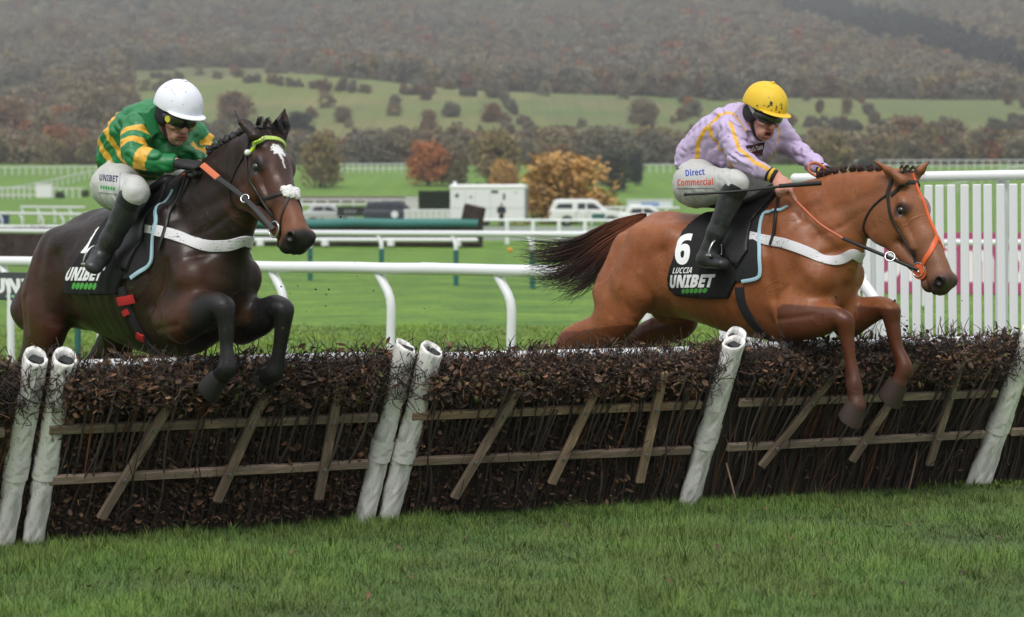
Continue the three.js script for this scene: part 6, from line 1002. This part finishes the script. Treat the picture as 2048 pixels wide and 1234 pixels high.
{ // standing figure in a dark jacket
  const b = onGround(1003, 158), g = thing('person', 'standing person in dark blue jacket with hands together beside the trailer', 'person', b.toArray(), 0.3), F = new Field();
  for (const s of [1, -1]) F.chain([V(s * 0.09, 0.05, 0), V(s * 0.09, 0.48, 0.01), V(s * 0.08, 0.88, 0)], [0.055, 0.07, 0.095], { k: 0.04 }), F.bone(V(s * 0.09, 0.04, 0.0), V(s * 0.10, 0.035, 0.14), 0.045, 0.04, { k: 0.03 }), F.chain([V(s * 0.2, 1.40, 0), V(s * 0.25, 1.12, -0.02), V(s * 0.12, 1.0, 0.18)], [0.085, 0.07, 0.05], { k: 0.05 });
  F.limb([V(0, 0.86, 0), V(0, 1.15, 0), V(0, 1.38, 0)], [[0.16, 0.11], [0.18, 0.12], [0.20, 0.12]], { side: V(1, 0, 0), k: 0.05 }); F.bone(V(0, 1.4, 0), V(0, 1.55, 0.01), 0.06, 0.055, { k: 0.04 }); F.blob(V(0, 1.64, 0.015), 0.095, 0.078, 0.115, { axis: V(0, 0, 1), side: V(1, 0, 0), k: 0.02 }); F.blob(V(0, 1.62, 0.11), 0.02, 0.012, 0.02, { k: 0.01 }); F.blob(V(0.1, 1.0, 0.22), 0.05, 0.04, 0.04, { k: 0.02 }); F.blob(V(-0.1, 1.0, 0.22), 0.05, 0.04, 0.04, { k: 0.02 });
  part('body', F.mesh(0.014, { color: (x, y, z) => y > 1.7 || (y > 1.56 && z < -0.01) ? [0.05, 0.035, 0.025] : y > 1.49 || (y < 1.06 && y > 0.94 && z > 0.17) ? [0.42, 0.22, 0.17] : y > 0.86 ? [0.014, 0.022, 0.045] : y > 0.09 ? [0.055, 0.045, 0.03] : [0.012, 0.012, 0.012] }), std({ vertexColors: true, roughness: 0.85 }), g);
}
stage('background things');
// ---------------------------------------------------------------- trees
const twigCards = (n, R, H, size, lumps, up = 0.2) => { // a crown: many small tilted faces, in clumps, through a lumpy volume
  const pos = [], ind = [], col = [], cl = []; for (let i = 0; i < lumps; i++) { const a = rr(0, 6.28), q = Math.sqrt(rnd()) * 0.62, v = rr(0.12, 0.85); cl.push([Math.cos(a) * q * R * Math.sin(Math.PI * clamp(v * 0.8 + 0.18)), v * H, Math.sin(a) * q * R * Math.sin(Math.PI * clamp(v * 0.8 + 0.18)), rr(0.22, 0.42) * R, rr(0.8, 1.2)]); }
  for (let i = 0; i < n; i++) { const c = cl[i % lumps], d = V(rr(-1, 1), rr(-1, 1), rr(-1, 1)).normalize().multiplyScalar(Math.cbrt(rnd()) * c[3]), p = V(c[0] + d.x, c[1] + d.y * 0.9, c[2] + d.z), s = size * rr(0.6, 1.4), t = V(rr(-1, 1), rr(-0.5, 1), rr(-1, 1)).normalize(), b = V(rr(-1, 1), rr(-1, 1), rr(-1, 1)).cross(t).normalize(), k = pos.length / 3, tone = c[4] * rr(0.75, 1.25); for (const [u, w] of [[-1, -0.5], [1, -0.35], [0.7, 0.6], [-0.6, 0.5]]) { pos.push(p.x + (t.x * u + b.x * w) * s, p.y + (t.y * u + b.y * w) * s, p.z + (t.z * u + b.z * w) * s); col.push(tone, tone, tone); } ind.push(k, k + 1, k + 2, k, k + 2, k + 3); }
  const g = new THREE.BufferGeometry(); g.setAttribute('position', new THREE.Float32BufferAttribute(pos, 3)); g.setAttribute('color', new THREE.Float32BufferAttribute(col, 3)); g.setIndex(ind); g.computeVertexNormals(); return g;
};
const crownMat = phys({ vertexColors: true, roughness: 0.9, side: THREE.DoubleSide, transmission: 0.2, thickness: 0 }), barkMat = std({ color: [0.075, 0.060, 0.050], roughness: 1 });
function limbs(R, H, tr, n) { const out = [rod(V(0, -0.3, 0), V(R * 0.03, H * 0.62, 0), tr, tr * 0.5, 7)]; for (let i = 0; i < n; i++) { const a = i / n * 6.28 + rr(-0.3, 0.3), y0 = H * rr(0.18, 0.55), l = R * rr(0.55, 0.95); out.push(rod(V(0, y0, 0), V(Math.cos(a) * l, Math.min(H * 0.95, y0 + l * rr(0.5, 1.1)), Math.sin(a) * l), tr * 0.38, tr * 0.08, 5)); } return mergeGeometries(out); }
const crownSet = [0, 1, 2].map(() => twigCards(4200, 1, 1.55, 0.048, 60)), trunkSet = [0, 1].map(() => limbs(1, 1.55, 0.055, 12));
const shades = { orange: [0.46, 0.175, 0.05], ochre: [0.50, 0.29, 0.085], rust: [0.22, 0.132, 0.062], olive: [0.24, 0.185, 0.075], brown: [0.215, 0.172, 0.095], grey: [0.178, 0.165, 0.115], dark: [0.045, 0.055, 0.034], green: [0.050, 0.085, 0.028], fir: [0.028, 0.042, 0.028] };
const crownMats = {}; const crownOf = (s) => crownMats[s] ||= (() => { const m = crownMat.clone(); m.color.setRGB(...shades[s]); return m; })();
const depthOf = (px, y) => { let best = 480; for (let d = 150; d < 1500; d += 3) { const p = at(px, HORIZON, d), q = HORIZON - (landY(p.x, p.z) - EYE) * FPX / d; if (q <= y) { best = d; break; } } return best; };   // the distance at which the land shows at that row
let treeN = 0;
function tree(label, px0, px1, yTop, yBase, d, shade, o = {}) {            // pixel box of the tree, its distance
  if (yBase < 420) d = depthOf((px0 + px1) / 2, yBase); const s = FPX / d, w = (px1 - px0) / s * 1.22, h = (yBase - yTop) / s * 1.08, b = onGround((px0 + px1) / 2, d), i = treeN++, g = thing(o.name || 'tree', label, o.cat || 'tree', b.toArray(), i * 1.7, o.group || 'trees below and on the hill');
  const c = part('crown', crownSet[i % 3], crownOf(shade), g); c.scale.set(w / 2 * 1.05, h * 0.98 / 1.55 * (o.low ? 1.02 : 0.94), w / 2 * 1.05); c.position.y = o.low ? -0.02 * h : h * 0.06;
  const t = part('trunk', trunkSet[i % 2], barkMat, g); t.scale.set(w / 2, h / 1.55, w / 2); return g;
}
tree('big rounded ochre bush behind the white pickup and trailer', 1020, 1240, 312, 452, 178, 'ochre', { low: 1, name: 'bush', cat: 'bush' });
tree('bright orange birch tree left of the hedge', 808, 905, 286, 372, 300, 'orange');
tree('grey brown tree beside the bright orange birch', 880, 945, 290, 372, 304, 'brown');
tree('tall olive grey tree above the white trailer', 935, 1050, 262, 376, 305, 'olive');
tree('small ochre tree between the olive tree and the big bush', 970, 1040, 320, 400, 240, 'ochre');
tree('orange topped tree behind the big ochre bush', 1090, 1152, 290, 372, 310, 'rust');
tree('dark green and brown tree right of the big ochre bush', 1185, 1262, 302, 384, 262, 'dark');
tree('narrow dark conifer behind the lilac rider back', 1252, 1290, 306, 372, 268, 'fir');
tree('round olive and orange tree behind the bay horse nose', 596, 688, 266, 376, 262, 'olive');
tree('orange tinted tree behind the bay horse forehead', 628, 676, 262, 340, 300, 'rust');
tree('dark olive tree beside the lilac rider far arm', 1612, 1712, 266, 350, 330, 'olive');
tree('dark bush above the chestnut horse neck', 1700, 1770, 318, 352, 320, 'dark', { name: 'bush', cat: 'bush', low: 1 });
tree('round brown tree above the chestnut horse ears', 1755, 1860, 234, 318, 460, 'rust');
tree('round brown tree at the far right above the pickets', 1858, 1945, 238, 318, 465, 'brown');
tree('bare reddish tree on the slope right of the white cap', 430, 512, 185, 248, 640, 'rust');
tree('dark conifers clump left of the round olive tree', 566, 634, 226, 282, 560, 'fir');
tree('lone dark bush on the green slope above the bay horse ears', 665, 706, 214, 246, 700, 'brown', { name: 'bush', cat: 'bush', low: 1 });
tree('lone dark round bush high on the green slope', 775, 806, 190, 217, 800, 'grey', { name: 'bush', cat: 'bush', low: 1 });
tree('reddish bush on the slope above the orange birch', 838, 878, 220, 260, 700, 'rust', { name: 'bush', cat: 'bush', low: 1 });
tree('low dark bush on the slope left of the olive tree', 880, 922, 206, 236, 780, 'grey', { name: 'bush', cat: 'bush', low: 1 });
tree('reddish bush on the slope above the olive tree', 960, 1008, 208, 246, 760, 'rust', { name: 'bush', cat: 'bush', low: 1 });
tree('round brown tree on the slope left of the yellow cap', 1250, 1318, 198, 262, 680, 'brown');
tree('rust coloured tree at the left picture edge', -30, 62, 200, 300, 500, 'rust');
tree('brown tree beside the left edge trees', 55, 130, 225, 318, 490, 'brown');
tree('small bright orange bush behind the green rider back', 128, 160, 272, 304, 470, 'orange', { name: 'bush', cat: 'bush', low: 1 });
tree('grey brown tree behind the green rider shoulder', 150, 235, 180, 290, 560, 'brown');
tree('green hawthorn bush on the grass left of the bay rider', 108, 132, 384, 398, 300, 'green', { name: 'bush', cat: 'bush', low: 1 });
tree('second green hawthorn bush beside the bay rider seat', 162, 182, 380, 394, 305, 'green', { name: 'bush', cat: 'bush', low: 1 });
tree('dark hedge bush seen between the pickets', 1820, 1990, 395, 470, 62, 'dark', { name: 'bush', cat: 'bush', low: 1 });
tree('brown hedge bush seen between the right hand pickets', 1970, 2140, 400, 470, 64, 'brown', { name: 'bush', cat: 'bush', low: 1 });
{ // clipped hedge
  const a = onGround(838, 186), b = onGround(906, 186), w = b.x - a.x, g = thing('clipped_hedge', 'square clipped dark green hedge left of the horse trailer', 'hedge', [(a.x + b.x) / 2, a.y, a.z]), h = 2.5, geo = [];
  const pos = [], ind = []; for (let i = 0; i < 5000; i++) { const p = V(rr(-w / 2, w / 2), rr(0, h), rr(-0.7, 0.7)); const f = Math.floor(rnd() * 3); if (f === 0) p.z = Math.sign(p.z) * rr(0.6, 0.72); else if (f === 1) p.y = h + rr(-0.1, 0.03); else p.x = Math.sign(p.x) * (w / 2 + rr(-0.1, 0.02)); const t = V(rr(-1, 1), rr(-1, 1), rr(-1, 1)).normalize(), q = V(rr(-1, 1), rr(-1, 1), rr(-1, 1)).cross(t).normalize(), k = pos.length / 3; for (const [u, v] of [[-1, 0], [0, 0.6], [1, 0], [0, -0.6]]) pos.push(p.x + (t.x * u + q.x * v) * 0.06, p.y + (t.y * u + q.y * v) * 0.06, p.z + (t.z * u + q.z * v) * 0.06); ind.push(k, k + 1, k + 2, k, k + 2, k + 3); }
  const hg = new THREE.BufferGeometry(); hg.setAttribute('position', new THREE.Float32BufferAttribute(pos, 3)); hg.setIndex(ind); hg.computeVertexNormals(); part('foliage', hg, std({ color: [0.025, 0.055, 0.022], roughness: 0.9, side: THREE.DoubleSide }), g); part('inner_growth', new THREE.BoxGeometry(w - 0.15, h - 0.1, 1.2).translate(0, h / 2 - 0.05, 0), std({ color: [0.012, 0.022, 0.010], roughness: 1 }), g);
}
// the wooded hill: far-off trees that read as one mass
{
  const crowns = [0, 1, 2, 3].map(() => twigCards(950, 1, 1.5, 0.075, 22)), firs = [twigCards(600, 0.55, 2.1, 0.075, 18)], lists = [[], [], [], [], []];
  const grass = (px, d) => { // pastures and clearings, none elsewhere
    if (d < 500) return true; const wob = 26 * noise(px / 90, d / 120, 5) + 14 * noise(px / 30, d / 50, 2);
    if (px < 250 + wob) return (d > 880 && d < 985 && px < 100 + wob) || (d > 690 && d < 745 && px > 150 && px < 280);
    const edge = px < 560 ? 1150 - (px < 330 ? 60 : 0) : px < 700 ? lerp(1150, 930, (px - 560) / 140) : px < 1000 ? 880 : px < 1250 ? 870 : px < 1560 ? 790 : 850;
    const low = px < 560 ? 600 : 562; return d > low + wob * 1.1 && d < edge + wob;
  };
  const add = (d, dense, n) => { for (let i = 0; i < n; i++) { const dd = d[0] + (d[1] - d[0]) * rnd(), px = rr(-800, 2850); const open = grass(px, dd); if (open && !(rnd() < 0.02 + 0.25 * (noise(px / 60, dd / 14, 3) > 0.62 ? 1 : 0))) continue; if (rnd() > dense) continue; const p = onGround(px, dd), y = 445 - (p.y - EYE) * FPX / dd, band = Math.abs(y - (20 + (px - 1580) * 0.30)) < 26 && px > 1560 && noise(px / 30, dd / 60) > -0.35; const q = band ? 4 : Math.floor(rnd() * 4); const big = fbm(px / 140, dd / 160, 9, 3), v = rr(0.7, 1.25); let c; const t = rnd(); if (band) c = shades.fir.map(k => k * rr(0.8, 1.3)); else if (t < 0.03 + (dd < 650 ? 0.06 : 0)) c = shades.orange.map(k => k * 0.62); else if (t < 0.17) c = shades.rust.map(k => k * 0.75 * v); else if (t < 0.40) c = shades.olive.map(k => k * 0.85 * v); else c = mixc(shades.grey, shades.brown, clamp(0.4 + big * 1.6)).map(k => k * 1.05 * v); lists[q].push([p, (band ? rr(5.5, 7.5) : rr(4.2, 7.2)) * (dd < 700 ? 0.72 : 1) * (open ? 0.5 : 1), c]); } };
  const hedge = (pts, n, s) => { for (let i = 0; i < n; i++) { const t = rnd() * (pts.length - 1), k = Math.floor(t), px = lerp(pts[k][0], pts[k + 1][0], t - k), d = lerp(pts[k][1], pts[k + 1][1], t - k) + rr(-4, 4); if (noise(px / 22, d / 40, 6) < -0.25) continue; const v = rr(0.7, 1.2); lists[Math.floor(rnd() * 4)].push([onGround(px, d), s * rr(0.6, 1.3), (rnd() < 0.3 ? shades.rust : shades.grey).map(c => c * 0.8 * v)]); } };
  hedge([[300, 1000], [480, 860], [760, 800], [1000, 770]], 120, 1.9); hedge([[540, 650], [900, 640], [1260, 660]], 110, 2.2); hedge([[1540, 690], [1800, 660], [2100, 680]], 110, 2.2); hedge([[620, 740], [690, 640]], 30, 1.8); hedge([[1000, 770], [1080, 640]], 40, 1.9); hedge([[1700, 840], [1760, 660]], 40, 1.9); hedge([[270, 800], [420, 690], [560, 650]], 80, 2.4);
  add([505, 700], 0.85, 3700); add([700, 1100], 0.9, 6000); add([1100, 1600], 0.95, 8800); add([1600, 2500], 0.95, 10000);
  const o = new THREE.Group(); o.name = 'hillside_woods'; scene.add(o); tag(o, 'bare grey brown woods covering the hill', 'woods', null, 'stuff');
  lists.forEach((l, i) => { const m = new THREE.InstancedMesh(i < 4 ? crowns[i] : firs[0], crownMat, l.length); m.name = 'far_trees'; m.userData.kind = 'stuff'; const M = new THREE.Matrix4(), c = new THREE.Color(); l.forEach(([p, s, k], j) => { M.compose(V(p.x, p.y - s * 0.12, p.z), new THREE.Quaternion().setFromEuler(new THREE.Euler(0, rr(0, 6.3), 0)), V(s * rr(0.85, 1.25), s * rr(0.9, 1.25), s)); m.setMatrixAt(j, M); c.setRGB(...k); m.setColorAt(j, c); }); o.add(m); });
}
stage('woods');
// ---------------------------------------------------------------- clods and leaves thrown up by the hooves
{
  const g = new THREE.IcosahedronGeometry(1, 1), p = g.attributes.position; for (let i = 0; i < p.count; i++) { const v = V(p.getX(i), p.getY(i), p.getZ(i)), k = 0.7 + 0.5 * hash3(Math.round(v.x * 50), Math.round(v.y * 50), Math.round(v.z * 50)); p.setXYZ(i, v.x * k, v.y * k, v.z * k); } g.computeVertexNormals();
  const N = 70, m = new THREE.InstancedMesh(g, std({ roughness: 1 }), N); m.name = 'flying_dirt'; tag(m, 'specks of mud and leaf flying in the air', 'dirt', null, 'stuff'); scene.add(m);
  fillInst(m, N, (i) => { const right = i % 2, px = right ? 1700 + 170 * (rnd() + rnd() - 1) + 80 : 640 + 190 * (rnd() + rnd() - 0.6), py = right ? 640 + 90 * (rnd() + rnd() - 1) : 560 + 220 * (rnd() + rnd() - 1), s = 0.0025 + 0.006 * Math.pow(rnd(), 4); return [at(px, py, right ? rr(12.4, 13.2) : rr(11.2, 12.4)), new THREE.Euler(rr(0, 6), rr(0, 6), rr(0, 6)), V(s * rr(0.6, 2), s, s), [0.035, 0.026, 0.018]]; });
}
{ // crumbs of soil and fallen leaves lying in the turf
  const g = new THREE.IcosahedronGeometry(1, 1), N = 60, m = new THREE.InstancedMesh(g, std({ roughness: 1 }), N); m.name = 'soil_crumbs'; tag(m, 'crumbs of soil kicked up on the turf', 'dirt', null, 'stuff'); scene.add(m);
  const spots = [[-0.9, 10.9], [0.9, 11.2], [2.0, 12.3], [1.6, 10.4], [-2.0, 10.5], [0.2, 12.2]];
  fillInst(m, N, () => { const c = spots[Math.floor(rnd() * spots.length)], x = c[0] + (rnd() + rnd() - 1) * 0.55, z = -c[1] + (rnd() + rnd() - 1) * 0.5, s = 0.005 + 0.012 * Math.pow(rnd(), 3), k = rr(0.7, 1.4); return [V(x, 0.028 + s * 0.3, z), new THREE.Euler(rr(0, 6), rr(0, 6), rr(0, 6)), V(s * rr(0.8, 1.8), s * 0.8, s), [0.060 * k, 0.043 * k, 0.028 * k]]; });
  const l = new THREE.InstancedMesh(leafGeo, leafMat, 40); l.name = 'fallen_leaves'; tag(l, 'dead leaves scattered on the turf', 'leaves', null, 'stuff'); scene.add(l);
  fillInst(l, 40, () => { const d = rr(9.6, 13.4), s = rr(0.02, 0.035), k = rr(0.7, 1.5); return [V(rr(-1, 1) * d * 0.22, 0.045, -d), new THREE.Euler(rr(-0.6, 0.6), rr(0, 6), rr(-0.6, 0.6)), V(s, s, s * 1.4), [0.12 * k, 0.062 * k, 0.030 * k]]; });
}
stage('done');
renderer.render(scene, camera);
